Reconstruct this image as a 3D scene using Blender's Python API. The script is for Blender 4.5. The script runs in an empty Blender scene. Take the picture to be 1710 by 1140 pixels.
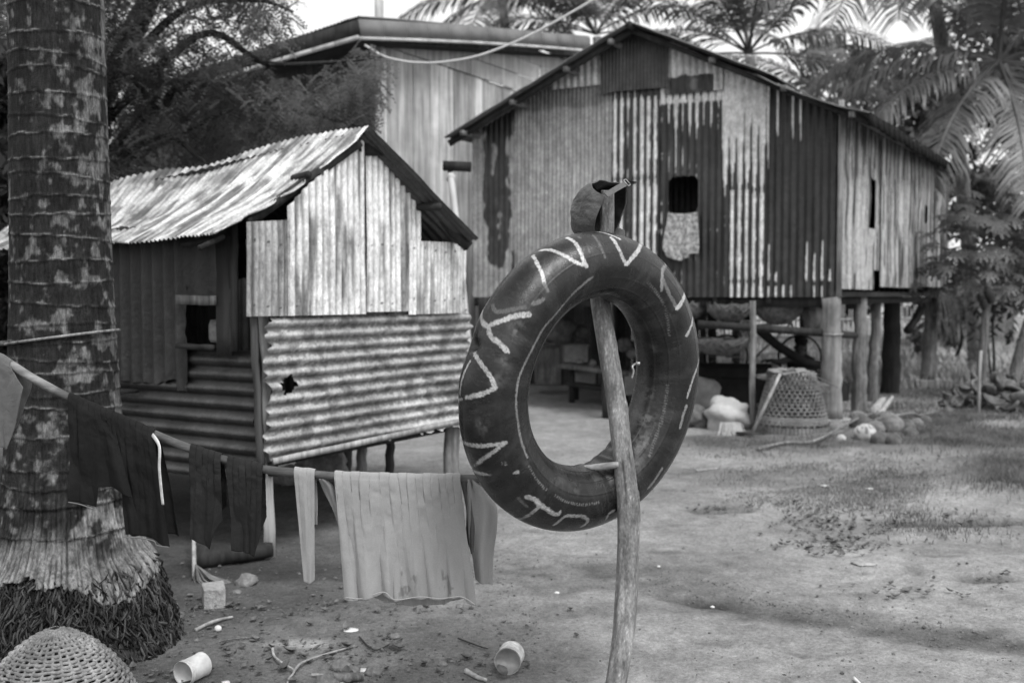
import bpy, math, random
import numpy as np
from mathutils import Vector, Matrix, noise as mn
random.seed(7); RS = np.random.RandomState(7)
R = math.radians
scene = bpy.context.scene
C = scene.collection

# ---------------- camera ----------------
CAMZ = 1.5; FP = 1662.5; PITCH = math.atan(75/FP)
cam = bpy.data.objects.new('camera', bpy.data.cameras.new('camera')); C.objects.link(cam)
cam.location = (0, 0, CAMZ); cam.rotation_euler = (math.pi/2-PITCH, 0, 0)
cam.data.lens = 35; cam.data.sensor_width = 36; cam.data.clip_end = 2000; cam.data.clip_start = .05
cam.data.dof.use_dof = True; cam.data.dof.focus_distance = 3.3; cam.data.dof.aperture_fstop = 2.8
scene.camera = cam
# ---------------- world, sun, exposure ----------------
w = bpy.data.worlds.new('World'); scene.world = w; w.use_nodes = True
nt = w.node_tree; bg = nt.nodes['Background']
sky = nt.nodes.new('ShaderNodeTexSky'); sky.sky_type = 'NISHITA'; sky.sun_disc = False
SUN_EL, SUN_AZ = 58, 150
sky.sun_elevation = R(SUN_EL); sky.sun_rotation = R(SUN_AZ); sky.dust_density = 4; sky.air_density = 1.2
bw = nt.nodes.new('ShaderNodeRGBToBW'); nt.links.new(sky.outputs[0], bw.inputs[0]); 
mixn = nt.nodes.new('ShaderNodeMath'); mixn.operation = 'MULTIPLY_ADD'; mixn.inputs[1].default_value = .35; mixn.inputs[2].default_value = 3.7   # bright, even cloud cover
nt.links.new(bw.outputs[0], mixn.inputs[0]); nt.links.new(mixn.outputs[0], bg.inputs[0])
bg.inputs[1].default_value = 0.15
sun = bpy.data.objects.new('sun', bpy.data.lights.new('sun', 'SUN')); C.objects.link(sun)
sun.data.energy = 1.5; sun.data.angle = R(20); sun.data.color = (1, 1, 1)
az = R(SUN_AZ)
sd = Vector((math.sin(az)*math.cos(R(SUN_EL)), math.cos(az)*math.cos(R(SUN_EL)), math.sin(R(SUN_EL))))
sun.rotation_euler = sd.to_track_quat('Z', 'Y').to_euler()
scene.view_settings.view_transform = 'Standard'; scene.view_settings.look = 'None'
scene.view_settings.exposure = 0.7; scene.view_settings.gamma = 1; scene.view_settings.use_curve_mapping = False

# ---------------- helpers ----------------
cp, sp_ = math.cos(PITCH), math.sin(PITCH)
def ray(px, py):
    x = (px-855)/FP; y = (570-py)/FP
    return Vector((x, cp + y*sp_, -sp_ + y*cp))
def P(px, py, d):                      # point of the place seen at px,py standing d metres ahead
    r = ray(px, py); return Vector((0, 0, CAMZ)) + r*(d/r.y)
def G(px, py, z=0.):
    r = ray(px, py); return Vector((0, 0, CAMZ)) + r*((z-CAMZ)/r.z)
OFF = {}
def tag(o, label=None, cat=None, group=None, kind=None):
    if label: o['label'] = label
    if cat: o['category'] = cat
    if group: o['group'] = group
    if kind: o['kind'] = kind
    return o
def thing(name, label, cat, loc, group=None):
    o = bpy.data.objects.new(name, None); C.objects.link(o); o.location = loc; o.empty_display_size = .1
    OFF[o.name] = Vector(loc); return tag(o, label, cat, group)
def mk(name, v, f, m, parent=None, smooth=True, uv=None, col=None, loc=None):
    v = np.asarray(v, dtype=np.float64).reshape(-1, 3)
    off = OFF[parent.name] if parent is not None else (Vector(loc) if loc is not None else Vector((0, 0, 0)))
    me = bpy.data.meshes.new(name)
    v = v - np.array(off)
    if isinstance(f, np.ndarray):
        n, k = f.shape
        me.vertices.add(len(v)); me.vertices.foreach_set('co', v.astype(np.float32).ravel())
        me.loops.add(n*k); me.loops.foreach_set('vertex_index', f.astype(np.int32).ravel())
        me.polygons.add(n); me.polygons.foreach_set('loop_start', np.arange(0, n*k, k, dtype=np.int32))
        me.polygons.foreach_set('loop_total', np.full(n, k, dtype=np.int32)); me.update(calc_edges=True)
    else:
        me.from_pydata([tuple(a) for a in v], [], f); me.update()
    me.validate()
    me.polygons.foreach_set('use_smooth', [smooth]*len(me.polygons))
    if col is not None:
        a = me.color_attributes.new('Col', 'FLOAT_COLOR', 'POINT')
        c = np.asarray(col, dtype=np.float32).reshape(-1); cc = np.stack([c, c, c, np.ones_like(c)], 1)
        a.data.foreach_set('color', cc.ravel())
    if uv is not None:
        ul = me.uv_layers.new(name='UVMap'); li = np.empty(len(me.loops), dtype=np.int32)
        me.loops.foreach_get('vertex_index', li); ul.data.foreach_set('uv', np.asarray(uv, dtype=np.float32).reshape(-1, 2)[li].ravel())
    me.materials.append(m)
    o = bpy.data.objects.new(name, me); C.objects.link(o)
    if parent is not None: o.parent = parent; OFF[o.name] = Vector(off)
    else: o.location = off; OFF[o.name] = Vector(off)
    return o
def subpart(o, parent):                  # hang a mesh made under a thing one level deeper
    o.parent = parent; return o
def gridf(ns, nv):
    i = np.arange(ns-1)[None, :]; j = np.arange(nv-1)[:, None]
    a = (j*ns+i).ravel(); return np.stack([a, a+1, a+ns+1, a+ns], 1)
def h2(ix, iy, s):
    n = (ix.astype(np.int64)*374761393 + iy.astype(np.int64)*668265263 + s*1442695041) & 0x7fffffff
    n = ((n ^ (n >> 13))*1274126177) & 0x7fffffff
    return ((n ^ (n >> 16)) & 0xffff)/65535.
def vn(x, y, s=0):                       # value noise 0..1
    x = np.asarray(x, float); y = np.asarray(y, float); x, y = np.broadcast_arrays(x, y)
    ix = np.floor(x); iy = np.floor(y); fx = x-ix; fy = y-iy; fx = fx*fx*(3-2*fx); fy = fy*fy*(3-2*fy)
    return (h2(ix, iy, s)*(1-fx)+h2(ix+1, iy, s)*fx)*(1-fy)+(h2(ix, iy+1, s)*(1-fx)+h2(ix+1, iy+1, s)*fx)*fy
def fbm(x, y, s=0, o=4):
    t = 0; a = .5; n = 0
    for k in range(o): t = t+a*vn(np.asarray(x)*2**k, np.asarray(y)*2**k, s+k*17); n += a; a *= .5
    return t/n
def sst(a, b, x):
    t = np.clip((x-a)/(b-a), 0, 1); return t*t*(3-2*t)

# ---------------- materials (all grey: the photograph is black and white) ----------------
def mat(name, c, rough=.85, metal=0., spec=.35, noises=(), bump=(), col=False, coord='Object', rn=None, sheen=0):
    m = bpy.data.materials.new(name); m.use_nodes = True; t = m.node_tree; N = t.nodes; L = t.links
    b = N['Principled BSDF']
    tc = N.new('ShaderNodeTexCoord')
    def ntex(scale, st, det=6):
        mp = N.new('ShaderNodeMapping'); mp.inputs['Scale'].default_value = st; L.new(tc.outputs[coord], mp.inputs[0])
        n = N.new('ShaderNodeTexNoise'); n.inputs['Scale'].default_value = scale; n.inputs['Detail'].default_value = det
        n.inputs['Roughness'].default_value = .6
        L.new(mp.outputs[0], n.inputs['Vector']); return n.outputs['Fac']
    val = N.new('ShaderNodeValue'); val.outputs[0].default_value = c; cur = val.outputs[0]
    def mul(a, bb):
        q = N.new('ShaderNodeMath'); q.operation = 'MULTIPLY'; L.new(a, q.inputs[0]); L.new(bb, q.inputs[1]); return q.outputs[0]
    for (scale, st, lo, hi) in noises:
        mr = N.new('ShaderNodeMapRange'); mr.inputs[1].default_value = .33; mr.inputs[2].default_value = .67
        mr.inputs[3].default_value = lo; mr.inputs[4].default_value = hi
        L.new(ntex(scale, st), mr.inputs[0]); cur = mul(cur, mr.outputs[0])
    if col:
        at = N.new('ShaderNodeAttribute'); at.attribute_name = 'Col'; cur = mul(cur, at.outputs['Fac'])
    L.new(cur, b.inputs['Base Color'])
    b.inputs['Roughness'].default_value = rough; b.inputs['Metallic'].default_value = metal
    b.inputs['Specular IOR Level'].default_value = spec
    if sheen: b.inputs['Sheen Weight'].default_value = sheen
    if rn:
        mr = N.new('ShaderNodeMapRange'); mr.inputs[1].default_value = .35; mr.inputs[2].default_value = .65
        mr.inputs[3].default_value = rn[2]; mr.inputs[4].default_value = rn[3]
        L.new(ntex(rn[0], rn[1]), mr.inputs[0]); L.new(mr.outputs[0], b.inputs['Roughness'])
    prev = None
    for (scale, st, dist) in bump:
        bp = N.new('ShaderNodeBump'); bp.inputs['Strength'].default_value = 1; bp.inputs['Distance'].default_value = dist
        L.new(ntex(scale, st), bp.inputs['Height'])
        if prev is not None: L.new(prev, bp.inputs['Normal'])
        prev = bp.outputs[0]
    if prev is not None: L.new(prev, b.inputs['Normal'])
    return m
V1 = (1, 1, 1); VZ = (1, 1, .12); VX = (.15, 1, 1)
M = {}
M['tin'] = mat('tin', 1, .5, .1, .5, [(9, V1, .75, 1.2), (70, (1, 1, .4), .72, 1.25), (190, V1, .8, 1.2)], [(40, V1, .004), (9, V1, .01)], col=True)
M['tin_dark'] = mat('tin_dark', .03, .6, .2, .4, [(6, V1, .6, 1.5), (40, VZ, .8, 1.25)], [(30, V1, .003)])
M['wood'] = mat('wood', .17, .85, 0, .25, [(3, V1, .65, 1.3), (30, (1, 1, .06), .45, 1.5), (90, (1, 1, .15), .7, 1.25)], [(34, (1, 1, .06), .005), (120, (1, 1, .2), .003)])
M['wood_dark'] = mat('wood_dark', .028, .85, 0, .25, [(3, V1, .7, 1.3), (28, (1, 1, .06), .6, 1.4)], [(34, (1, 1, .06), .004)])
M['wood_pale'] = mat('wood_pale', .34, .8, 0, .25, [(3, V1, .7, 1.25), (26, (1, 1, .05), .55, 1.3)], [(30, (1, 1, .06), .008)])
M['wood_x'] = mat('wood_x', .075, .85, 0, .25, [(6, V1, .55, 1.5), (30, VX, .6, 1.4)], [(30, (.1, 1, 1), .008)], col=True)
M['planks'] = mat('planks', 1, .8, 0, .25, [(2.2, V1, .75, 1.2), (20, (1, 1, .05), .6, 1.3)], [(20, (1, 1, .05), .003)], col=True)
M['post'] = mat('post', .215, .8, 0, .3, [(7, V1, .6, 1.35), (38, (1, 1, .12), .6, 1.35), (140, (1, 1, .5), .7, 1.3)], [(42, (1, 1, .12), .008), (150, (1, 1, .4), .003)], col=True)
M['rubber'] = mat('rubber', 1, .30, 0, .42, [(2.5, V1, .7, 1.35), (90, (3, .12, 1), .8, 1.25)], [(140, (4, .08, 1), .00035), (12, (1, 1, 1), .0008)], col=True, coord='UV', rn=(6, V1, .20, .42))
M['bark'] = mat('bark', 1, .9, 0, .2, [(24, (1, 1, .6), .55, 1.5), (110, (1, 1, .3), .55, 1.45)], [(60, (1, 1, .3), .010), (170, V1, .004)], col=True)
M['root'] = mat('root', .05, .9, 0, .2, [(14, V1, .5, 1.5)], [(60, V1, .006)], col=True)
M['soil'] = mat('soil', 1, .95, 0, .15, [(1.3, V1, .84, 1.15), (9, V1, .82, 1.18), (45, V1, .78, 1.22), (160, V1, .78, 1.25)], [(1.6, V1, .03), (14, V1, .02), (50, V1, .012), (130, V1, .006)], col=True)
M['cloth_dark'] = mat('cloth_dark', .011, .9, 0, .15, [(6, V1, .8, 1.2), (350, V1, .8, 1.2)], [(10, V1, .008), (300, V1, .0006)])
M['cloth_grey'] = mat('cloth_grey', .26, .9, 0, .15, [(5, (1, 1, .3), .88, 1.1), (300, V1, .93, 1.07)], [(9, (1, 1, .25), .012), (320, V1, .0005)], sheen=.2)
M['cloth_mid'] = mat('cloth_mid', .10, .9, 0, .15, [(5, V1, .85, 1.15)], [(14, V1, .01), (300, V1, .0006)], sheen=.2)
M['cap'] = mat('cap', .09, .85, 0, .15, [(14, V1, .65, 1.3), (300, V1, .85, 1.15)], [(16, V1, .014), (60, V1, .004), (420, V1, .0008)], sheen=.1)
M['cap_in'] = mat('cap_in', .02, .9, 0, .1, [(30, V1, .7, 1.3)], [(40, V1, .003)])
M['trim'] = mat('trim', .55, .8, 0, .2, [(40, V1, .7, 1.15)], [(200, V1, .001)])
M['paint_white'] = mat('paint_white', .68, .5, 0, .4, [(14, V1, .7, 1.1)], [(30, V1, .002)])
M['metal_dull'] = mat('metal_dull', .35, .45, .6, .5, [(14, V1, .7, 1.2)], [(30, V1, .002)])
M['cavity'] = mat('cavity', .012, .95, 0, .1, [(9, V1, .7, 1.4)])
M['concrete'] = mat('concrete', .33, .92, 0, .2, [(6, V1, .75, 1.2), (50, V1, .8, 1.15)], [(30, V1, .008), (120, V1, .003)])
M['rock'] = mat('rock', .19, .92, 0, .2, [(6, V1, .6, 1.3), (50, V1, .8, 1.2)], [(12, V1, .03)])
M['leaf'] = mat('leaf', .06, .55, 0, .35, [(3, V1, .6, 1.5)])
M['leaf_dark'] = mat('leaf_dark', .022, .6, 0, .3, [(2, V1, .6, 1.6)])
M['leaf_pale'] = mat('leaf_pale', .09, .5, 0, .35, [(1.5, V1, .6, 1.4)])
M['frond'] = mat('frond', .10, .5, 0, .35, [(1.2, V1, .6, 1.5)])
M['grass'] = mat('grass', .12, .75, 0, .2, [(1.5, V1, .65, 1.4)])
def leafy(*a, tr=.35, **k):               # thin leaves let some light through
    m = mat(*a, **k); N = m.node_tree.nodes; L = m.node_tree.links; b = N['Principled BSDF']; o = N['Material Output']
    t = N.new('ShaderNodeBsdfTranslucent'); x = N.new('ShaderNodeMixShader'); x.inputs[0].default_value = tr
    src = b.inputs['Base Color'].links[0].from_socket; s = N.new('ShaderNodeMath'); s.operation = 'MULTIPLY'; s.inputs[1].default_value = 1.6; L.new(src, s.inputs[0]); L.new(s.outputs[0], t.inputs[0])
    L.new(b.outputs[0], x.inputs[1]); L.new(t.outputs[0], x.inputs[2]); L.new(x.outputs[0], o.inputs['Surface']); return m
for k_, a_ in (('leaf', .06), ('leaf_dark', .025), ('leaf_pale', .09), ('frond', .085), ('grass', .12)): M[k_] = leafy(k_, a_, .5, 0, .4, [(2, V1, .5, 1.6)], tr=.22 if k_ == 'frond' else .35)
M['straw'] = mat('straw', .15, .85, 0, .25, [(20, V1, .6, 1.4)])
M['weave'] = mat('weave', .23, .7, 0, .3, [(5, V1, .5, 1.4), (70, V1, .6, 1.3)], [(80, V1, .002)])
M['husk'] = mat('husk', .11, .9, 0, .2, [(8, V1, .5, 1.6)], [(50, (1, 1, .2), .006)])
M['sack'] = mat('sack', .42, .8, 0, .2, [(8, V1, .85, 1.1)], [(12, V1, .02)])
M['sack_tan'] = mat('sack_tan', .22, .85, 0, .2, [(8, V1, .75, 1.2)], [(12, V1, .02)])
M['skin'] = mat('skin', .010, .6, 0, .3, [(8, V1, .85, 1.1)])  # near black: the dimness under the house is put into this tone
M['floral'] = mat('floral', .34, .9, 0, .15, [(26, V1, .35, 1.5), (60, V1, .7, 1.25)], [(14, V1, .01)])
M['pvc'] = mat('pvc', .5, .5, 0, .35, [(3, VZ, .85, 1.1)])

# ---------------- mesh building ----------------
class B:
    def __init__(s): s.v = []; s.f = []; s.c = []
    def add(s, v, f, c=None):
        n = len(s.v); s.v += [tuple(a) for a in v]; s.f += [tuple(i+n for i in q) for q in f]
        s.c += [1.]*len(v) if c is None else list(c)
    def box(s, c, size, rot=0, jit=0, tilt=None):
        x, y, z = [a/2 for a in size]; m = Matrix.Rotation(rot, 3, 'Z')
        if tilt is not None: m = m @ tilt
        vs = []
        for dz in (-z, z):
            for dx, dy in ((-x, -y), (x, -y), (x, y), (-x, y)):
                vs.append(Vector(c) + m @ Vector((dx*(1+random.uniform(-jit, jit)), dy*(1+random.uniform(-jit, jit)), dz*(1+random.uniform(-jit, jit)))))
        s.add(vs, [(0, 3, 2, 1), (4, 5, 6, 7), (0, 1, 5, 4), (1, 2, 6, 5), (2, 3, 7, 6), (3, 0, 4, 7)])
    def beam(s, a, b, wd, ht, up=Vector((0, 0, 1)), seg=1, wob=0):
        a = Vector(a); b = Vector(b); d = (b-a).normalized(); sd_ = d.cross(up)
        if sd_.length < .01: sd_ = d.cross(Vector((1, 0, 0)))
        sd_.normalize(); u = sd_.cross(d); vs = []; fs = []
        for k in range(seg+1):
            t = k/seg; p = a.lerp(b, t) + sd_*random.uniform(-wob, wob) + u*random.uniform(-wob, wob)
            for q in (-1, -1), (1, -1), (1, 1), (-1, 1): vs.append(p + sd_*q[0]*wd/2 + u*q[1]*ht/2)
        for k in range(seg):
            for q in range(4): fs.append((k*4+q, k*4+(q+1) % 4, k*4+4+(q+1) % 4, k*4+4+q))
        fs += [(3, 2, 1, 0), (seg*4, seg*4+1, seg*4+2, seg*4+3)]
        s.add(vs, fs)
    def tube(s, pts, rad, seg=8, rn=0, cap=True, sq=1):
        pts = [Vector(p) for p in pts]; n = len(pts)
        if not hasattr(rad, '__len__'): rad = [rad]*n
        d0 = (pts[1]-pts[0]).normalized(); x = d0.cross(Vector((0, 1, .1)));
        if x.length < .05: x = d0.cross(Vector((1, 0, 0)))
        x.normalize(); vs = []; fs = []; ph = random.uniform(0, 50)
        for i, p in enumerate(pts):
            d = (pts[min(i+1, n-1)]-pts[max(i-1, 0)]).normalized(); x = (x-d*x.dot(d)).normalized(); y = d.cross(x)
            for k in range(seg):
                a = 2*math.pi*k/seg; r = rad[i]
                if rn: r *= 1+rn*mn.noise(Vector((math.cos(a)*1.3+ph, math.sin(a)*1.3, i*.35)))
                vs.append(p + x*math.cos(a)*r + y*math.sin(a)*r*sq)
        for i in range(n-1):
            for k in range(seg): fs.append((i*seg+k, i*seg+(k+1) % seg, (i+1)*seg+(k+1) % seg, (i+1)*seg+k))
        if cap: fs += [tuple(range(seg-1, -1, -1)), tuple((n-1)*seg+k for k in range(seg))]
        s.add(vs, fs)
    def lump(s, c, r, n=10, rn=.2, fr=1.5, flat=None):
        c = Vector(c); ph = Vector((random.uniform(0, 99), 0, 0)); vs = []; fs = []; ns = n*2
        for i in range(n+1):
            th = math.pi*i/n
            for k in range(ns):
                a = 2*math.pi*k/ns; d = Vector((math.sin(th)*math.cos(a), math.sin(th)*math.sin(a), math.cos(th)))
                q = 1+rn*mn.noise(d*fr+ph) + rn*.4*mn.noise(d*fr*3+ph)
                p = Vector((d.x*r[0]*q, d.y*r[1]*q, d.z*r[2]*q)); vs.append(c+p)
        for i in range(n):
            for k in range(ns): fs.append((i*ns+k, (i+1)*ns+k, (i+1)*ns+(k+1) % ns, i*ns+(k+1) % ns))
        if flat is not None:
            for p in vs: p.z = max(p.z, flat)
        s.add(vs, fs)
    def lathe(s, prof, c, seg=24, ax=None):
        c = Vector(c); q = Vector((0, 0, 1)).rotation_difference(Vector(ax).normalized()) if ax is not None else None
        vs = []; n = len(prof); fs = []
        for r, z in prof:
            for k in range(seg):
                a = 2*math.pi*k/seg; p = Vector((r*math.cos(a), r*math.sin(a), z)); vs.append(c+(q @ p if q else p))
        for i in range(n-1):
            for k in range(seg): fs.append((i*seg+k, i*seg+(k+1) % seg, (i+1)*seg+(k+1) % seg, (i+1)*seg+k))
        s.add(vs, fs)
    def build(s, name, m, parent=None, smooth=True, loc=None, uv=None):
        return mk(name, s.v, s.f, m, parent, smooth, col=s.c, loc=loc, uv=uv)
def crom(pts, n=8):                     # smooth path through points
    pts = [Vector(p) for p in pts]; out = []
    for i in range(len(pts)-1):
        p0 = pts[max(i-1, 0)]; p1 = pts[i]; p2 = pts[i+1]; p3 = pts[min(i+2, len(pts)-1)]
        for k in range(n):
            t = k/n; out.append(.5*((2*p1)+(p2-p0)*t+(2*p0-5*p1+4*p2-p3)*t*t+(3*p1-p0-3*p2+p3)*t**3))
    out.append(pts[-1]); return out
class Pl:                                # vertical wall plane
    def __init__(s, a, b, flip=1):
        s.O = Vector((a[0], a[1], 0)); d = Vector((b[0]-a[0], b[1]-a[1], 0)); s.L = d.length; s.U = d.normalized()
        s.N = Vector((s.U.y, -s.U.x, 0))*flip; s.V = Vector((0, 0, 1))
    def hit(s, px, py):
        r = ray(px, py); o = Vector((0, 0, CAMZ)); t = (s.O-o).dot(s.N)/r.dot(s.N); p = o+r*t
        return ((p-s.O).dot(s.U), p.z)
    def s_(s, px): return s.hit(px, 450)[0]
    def at(s, a, z, n=0): return s.O+s.U*a+s.V*z+s.N*n
def fn(x):
    if callable(x): return x
    if isinstance(x, (list, tuple)):
        xs = [a for a, b in x]; ys = [b for a, b in x]
        if xs[0] > xs[-1]: xs, ys = xs[::-1], ys[::-1]
        return lambda q: np.interp(q, xs, ys)
    return lambda q: np.zeros_like(q)+x
def sheet(name, pl, s0, s1, bot, top, pitch, amp, dirn, colfn, m, parent, rows=24, n0=0., rag=None, hole=None, tiltn=0., seed=0, warp=.006):
    bot = fn(bot); top = fn(top)
    if dirn == 'v': ns = int((s1-s0)/pitch*7)+2; nv = rows
    else: ns = rows; nv = int(abs(float(top(np.array((s0+s1)/2)))-float(bot(np.array((s0+s1)/2))))/pitch*8)+2
    u, v = np.meshgrid(np.linspace(0, 1, ns), np.linspace(0, 1, nv))
    S = s0+(s1-s0)*u
    bb = bot(S); tt = top(S); Z = bb+(tt-bb)*v
    if rag is not None: S = S+rag*((vn(Z*14, 0*Z, seed+3)-.5)+.6*(vn(Z*40, 0*Z, seed+4)-.5))*((u < .5)*(1-u)**6-(u >= .5)*u**6)
    Z = Z+(rag or 0)*.4*(vn(S*30, 0*S, seed+9)-.5)*((v < .5)*(1-v)**6+(v >= .5)*v**6)
    ph = (S if dirn == 'v' else Z-(bb if dirn == 'hb' else 0))
    off = amp*np.sin(2*np.pi*ph/pitch)+n0+tiltn*v+warp*(vn(S*2.2, Z*2.2, seed)-.5)*2
    pts = np.array(pl.O)[None, None]+S[..., None]*np.array(pl.U)+Z[..., None]*np.array(pl.V)+off[..., None]*np.array(pl.N)
    col = colfn(S, Z, np.sin(2*np.pi*ph/pitch))
    f = gridf(ns, nv)
    if hole is not None:
        hm = hole(S, Z).ravel(); f = f[~(hm[f].any(axis=1))]
    return mk(name, pts.reshape(-1, 3), f, m, parent, True, np.stack([S, Z], -1).reshape(-1, 2), col.ravel())
def copytree(o, parent=None):
    c = o.copy(); C.objects.link(c); c.parent = parent
    for ch in list(o.children): copytree(ch, c)
    return c
# ================= GROUND =================
xs = np.concatenate([-10-np.geomspace(.1, 290, 30)[::-1], np.arange(-10, 12.01, .05), 12+np.geomspace(.1, 290, 30)])
ys = np.concatenate([[-60, -20, -5, 0, 1.5], np.arange(2.2, 9, .03), np.arange(9, 16, .06), np.arange(16, 30, .2), 30+np.geomspace(.5, 400, 30)])
X, Y = np.meshgrid(xs, ys)
near = sst(60, 30, np.hypot(X, Y))
Zg = (fbm(X*.5, Y*.5, 3, 3)-.5)*.10*near + (fbm(X*3, Y*3, 5, 3)-.5)*.030*near + (fbm(X*11, Y*11, 6, 2)-.5)*.014*near
Cg = .255*(.72+.56*fbm(X*.9, Y*.9, 11, 5))*(.86+.28*fbm(X*5, Y*5, 12, 3))
def blob(px, py, rx, ry, mult, dz=0., rot=0., soft=.5, nz=.5):
    global Cg, Zg
    g = G(px, py); dx = X-g.x; dy = Y-g.y; c_, s_ = math.cos(rot), math.sin(rot)
    ex = (dx*c_+dy*s_)/rx; ey = (-dx*s_+dy*c_)/ry
    d = np.hypot(ex, ey)+(fbm(X*4, Y*4, int(px), 4)-.5)*nz*2
    k = 1-sst(1-soft, 1+soft*.4, d); Cg = Cg*(1+(mult-1)*k); Zg = Zg+dz*k
# darker damp soil to the left, around the shed and the palm
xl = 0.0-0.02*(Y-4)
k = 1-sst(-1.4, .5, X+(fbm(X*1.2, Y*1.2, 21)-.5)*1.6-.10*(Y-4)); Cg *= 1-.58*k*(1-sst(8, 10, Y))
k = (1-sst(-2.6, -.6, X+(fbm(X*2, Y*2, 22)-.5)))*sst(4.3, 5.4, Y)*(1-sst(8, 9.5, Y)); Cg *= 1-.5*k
blob(500, 945, .9, .25, .6, -.02); blob(400, 1000, .6, .25, .8)
# worn damp band running across the yard
for a, b_, c_, d_ in [(1060, 948, .5, .18), (1140, 975, .5, .16), (1190, 998, .28, .10), (1290, 1005, .5, .16), (1400, 1025, .55, .14), (1520, 1045, .5, .14), (1640, 1060, .5, .13), (1720, 1075, .4, .12)]:
    blob(a, b_, c_, d_, .66, -.007, -.25, .8, .8)
blob(1185, 997, .22, .07, .55, -.02, -.4); blob(1210, 850, .3, .12, .55, -.02); blob(1390, 880, .55, .35, .78)
blob(1580, 868, .5, .2, .45, -.05); blob(1600, 905, .7, .25, .75, -.03); blob(1645, 958, .22, .1, .5, -.03)
blob(1530, 950, .08, .55, .85, -.01, -.25); blob(1150, 785, .5, .2, .75); blob(700, 740, .9, .35, .85)
blob(900, 960, .5, .3, .85); blob(950, 1010, .9, .12, .8)
blob(1560, 740, 3.2, .9, .55, .03); blob(1360, 800, 1.5, .5, .72); blob(1690, 800, .6, .7, .55, .05); blob(1330, 745, 1.2, .3, .75)
rs0 = np.random.RandomState(21)
for i in range(150):                       # scuffs, heel marks and small dark crumbly patches
    px_ = rs0.uniform(860, 1720); py_ = rs0.uniform(780, 1130); blob(px_, py_, rs0.uniform(.03, .16), rs0.uniform(.02, .06), rs0.choice([.72, .8, .86, 1.14]), rs0.uniform(-.008, .003), rs0.uniform(-.6, .6), .7, .8)
for pts_ in ([(1640, 1140), (1560, 1060), (1520, 1000), (1535, 940), (1560, 900)], [(1300, 1140), (1370, 1040), (1480, 960), (1600, 900)]):   # wheel tracks
    for a_, b_ in zip(pts_[:-1], pts_[1:]):
        g1, g2 = G(*a_), G(*b_); dx, dy = g2.x-g1.x, g2.y-g1.y; t_ = np.clip(((X-g1.x)*dx+(Y-g1.y)*dy)/(dx*dx+dy*dy), 0, 1); d_ = np.hypot(X-g1.x-t_*dx, Y-g1.y-t_*dy); k_ = np.exp(-(d_/.025)**2)*sst(.3, .6, fbm(X*3, Y*3, 44)); Cg *= 1-.16*k_; Zg = Zg-.010*k_
blob(515, 1068, .15, .08, 1.9, .0, 0, .6, 1.3)
Cg = np.where(Y > 19, Cg*1.15, Cg)
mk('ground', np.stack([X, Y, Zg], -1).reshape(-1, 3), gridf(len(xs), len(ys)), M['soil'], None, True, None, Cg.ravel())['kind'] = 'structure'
def gz(x, y):
    i = np.clip(np.searchsorted(xs, x), 1, len(xs)-1); j = np.clip(np.searchsorted(ys, y), 1, len(ys)-1)
    return Zg[j, i]
def GG(px, py): g = G(px, py); g.z = float(gz(g.x, g.y)); return g

# ================= FOREGROUND PALM =================
PC = Vector((-1.94, 4.3, 0))
palm = thing('coconut_palm', 'thick ring-scarred palm trunk with a flared fibrous foot at the left edge', 'palm tree', PC)
zk = [-.05, .03, .19, .30, .352, .40, .556, .70, .815, 1.125, 1.5, 1.746, 2.3, 2.78, 7.2]
rk = [.47, .44, .395, .36, .338, .305, .265, .25, .243, .224, .208, .202, .194, .19, .15]
cx = lambda z: -0.02*(z-1.5)*0
nu = 300; zz = np.concatenate([np.arange(.20, 3.0, .0055), np.arange(3.0, 7.2, .1)])
A, Zt = np.meshgrid(np.linspace(0, 2*np.pi, nu), zz)
Aw = np.where(A >= 2*np.pi-1e-6, 0, A)
r = np.interp(Zt, zk, rk)
ca, sa = np.cos(Aw), np.sin(Aw)
wv = vn(ca*2+5, Zt*0+sa*2, 4)
# ring scars
ringz = np.cumsum(np.random.RandomState(3).uniform(.055, .13, 90))+.42
col = .135*(.6+.8*fbm(ca*3, sa*3+Zt*4, 31))
Ab = (Aw-math.pi/2) % (2*math.pi)
lich = fbm(Ab*4, Zt*16, 33, 6)-.05*np.cos(Aw-5.6)
lich2 = fbm(Ab*8, Zt*26, 35, 4)
dk = sst(.37, .50, lich*.6+lich2*.4+.10*np.cos(Aw-4.55)-.03)
col = col*(1-.86*dk)
col = col*(1-.3*sst(.55, .7, vn(Aw*26, Zt*3, 8)))
rel = np.zeros_like(col)
for i, z0 in enumerate(ringz):
    zc = z0+.012*np.sin(Aw+i*2.1)+.010*(vn(ca*2+i, sa*2, 5)-.5)+.008*(vn(ca*9+i, sa*9, 6)-.5)
    d = Zt-zc
    l = np.exp(-(d/.0034)**2)*sst(.2, .6, vn(Aw*5+i*3, Zt*0, 9))*sst(.2, .55, vn(Aw*2+i*7, Zt*0+i, 19))*.8; col = col*(1-l)+.19*l; col = col*(1-.4*np.exp(-((d+.008)/.005)**2)); r = r+.003*np.exp(-(d/.006)**2)
    sk = sst(.95, .5, z0)                       # low rings: overlapping skirts
    r = r-sk*.016*sst(0, 1, (d > 0)*np.exp(-d/.02))*0 + sk*.007*np.where((d > 0) & (d < .11), 1-d/.11, 0)
fl = sst(.95, .5, Zt)*sst(.2, .3, Zt)
grv = np.abs(np.sin(Aw*48+2*vn(ca*5, sa*5+Zt*3, 12)*3)); r = r-.010*fl*(1-grv)**2; col = col*(1-.6*fl*(1-grv)**3)*(1+.35*fl)
edge = .30+.05*np.sin(Aw*3)+.05*(vn(Aw*8, 0*Aw, 14)-.5)+.03*(vn(Aw*30, 0*Aw, 15)-.5)
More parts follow.
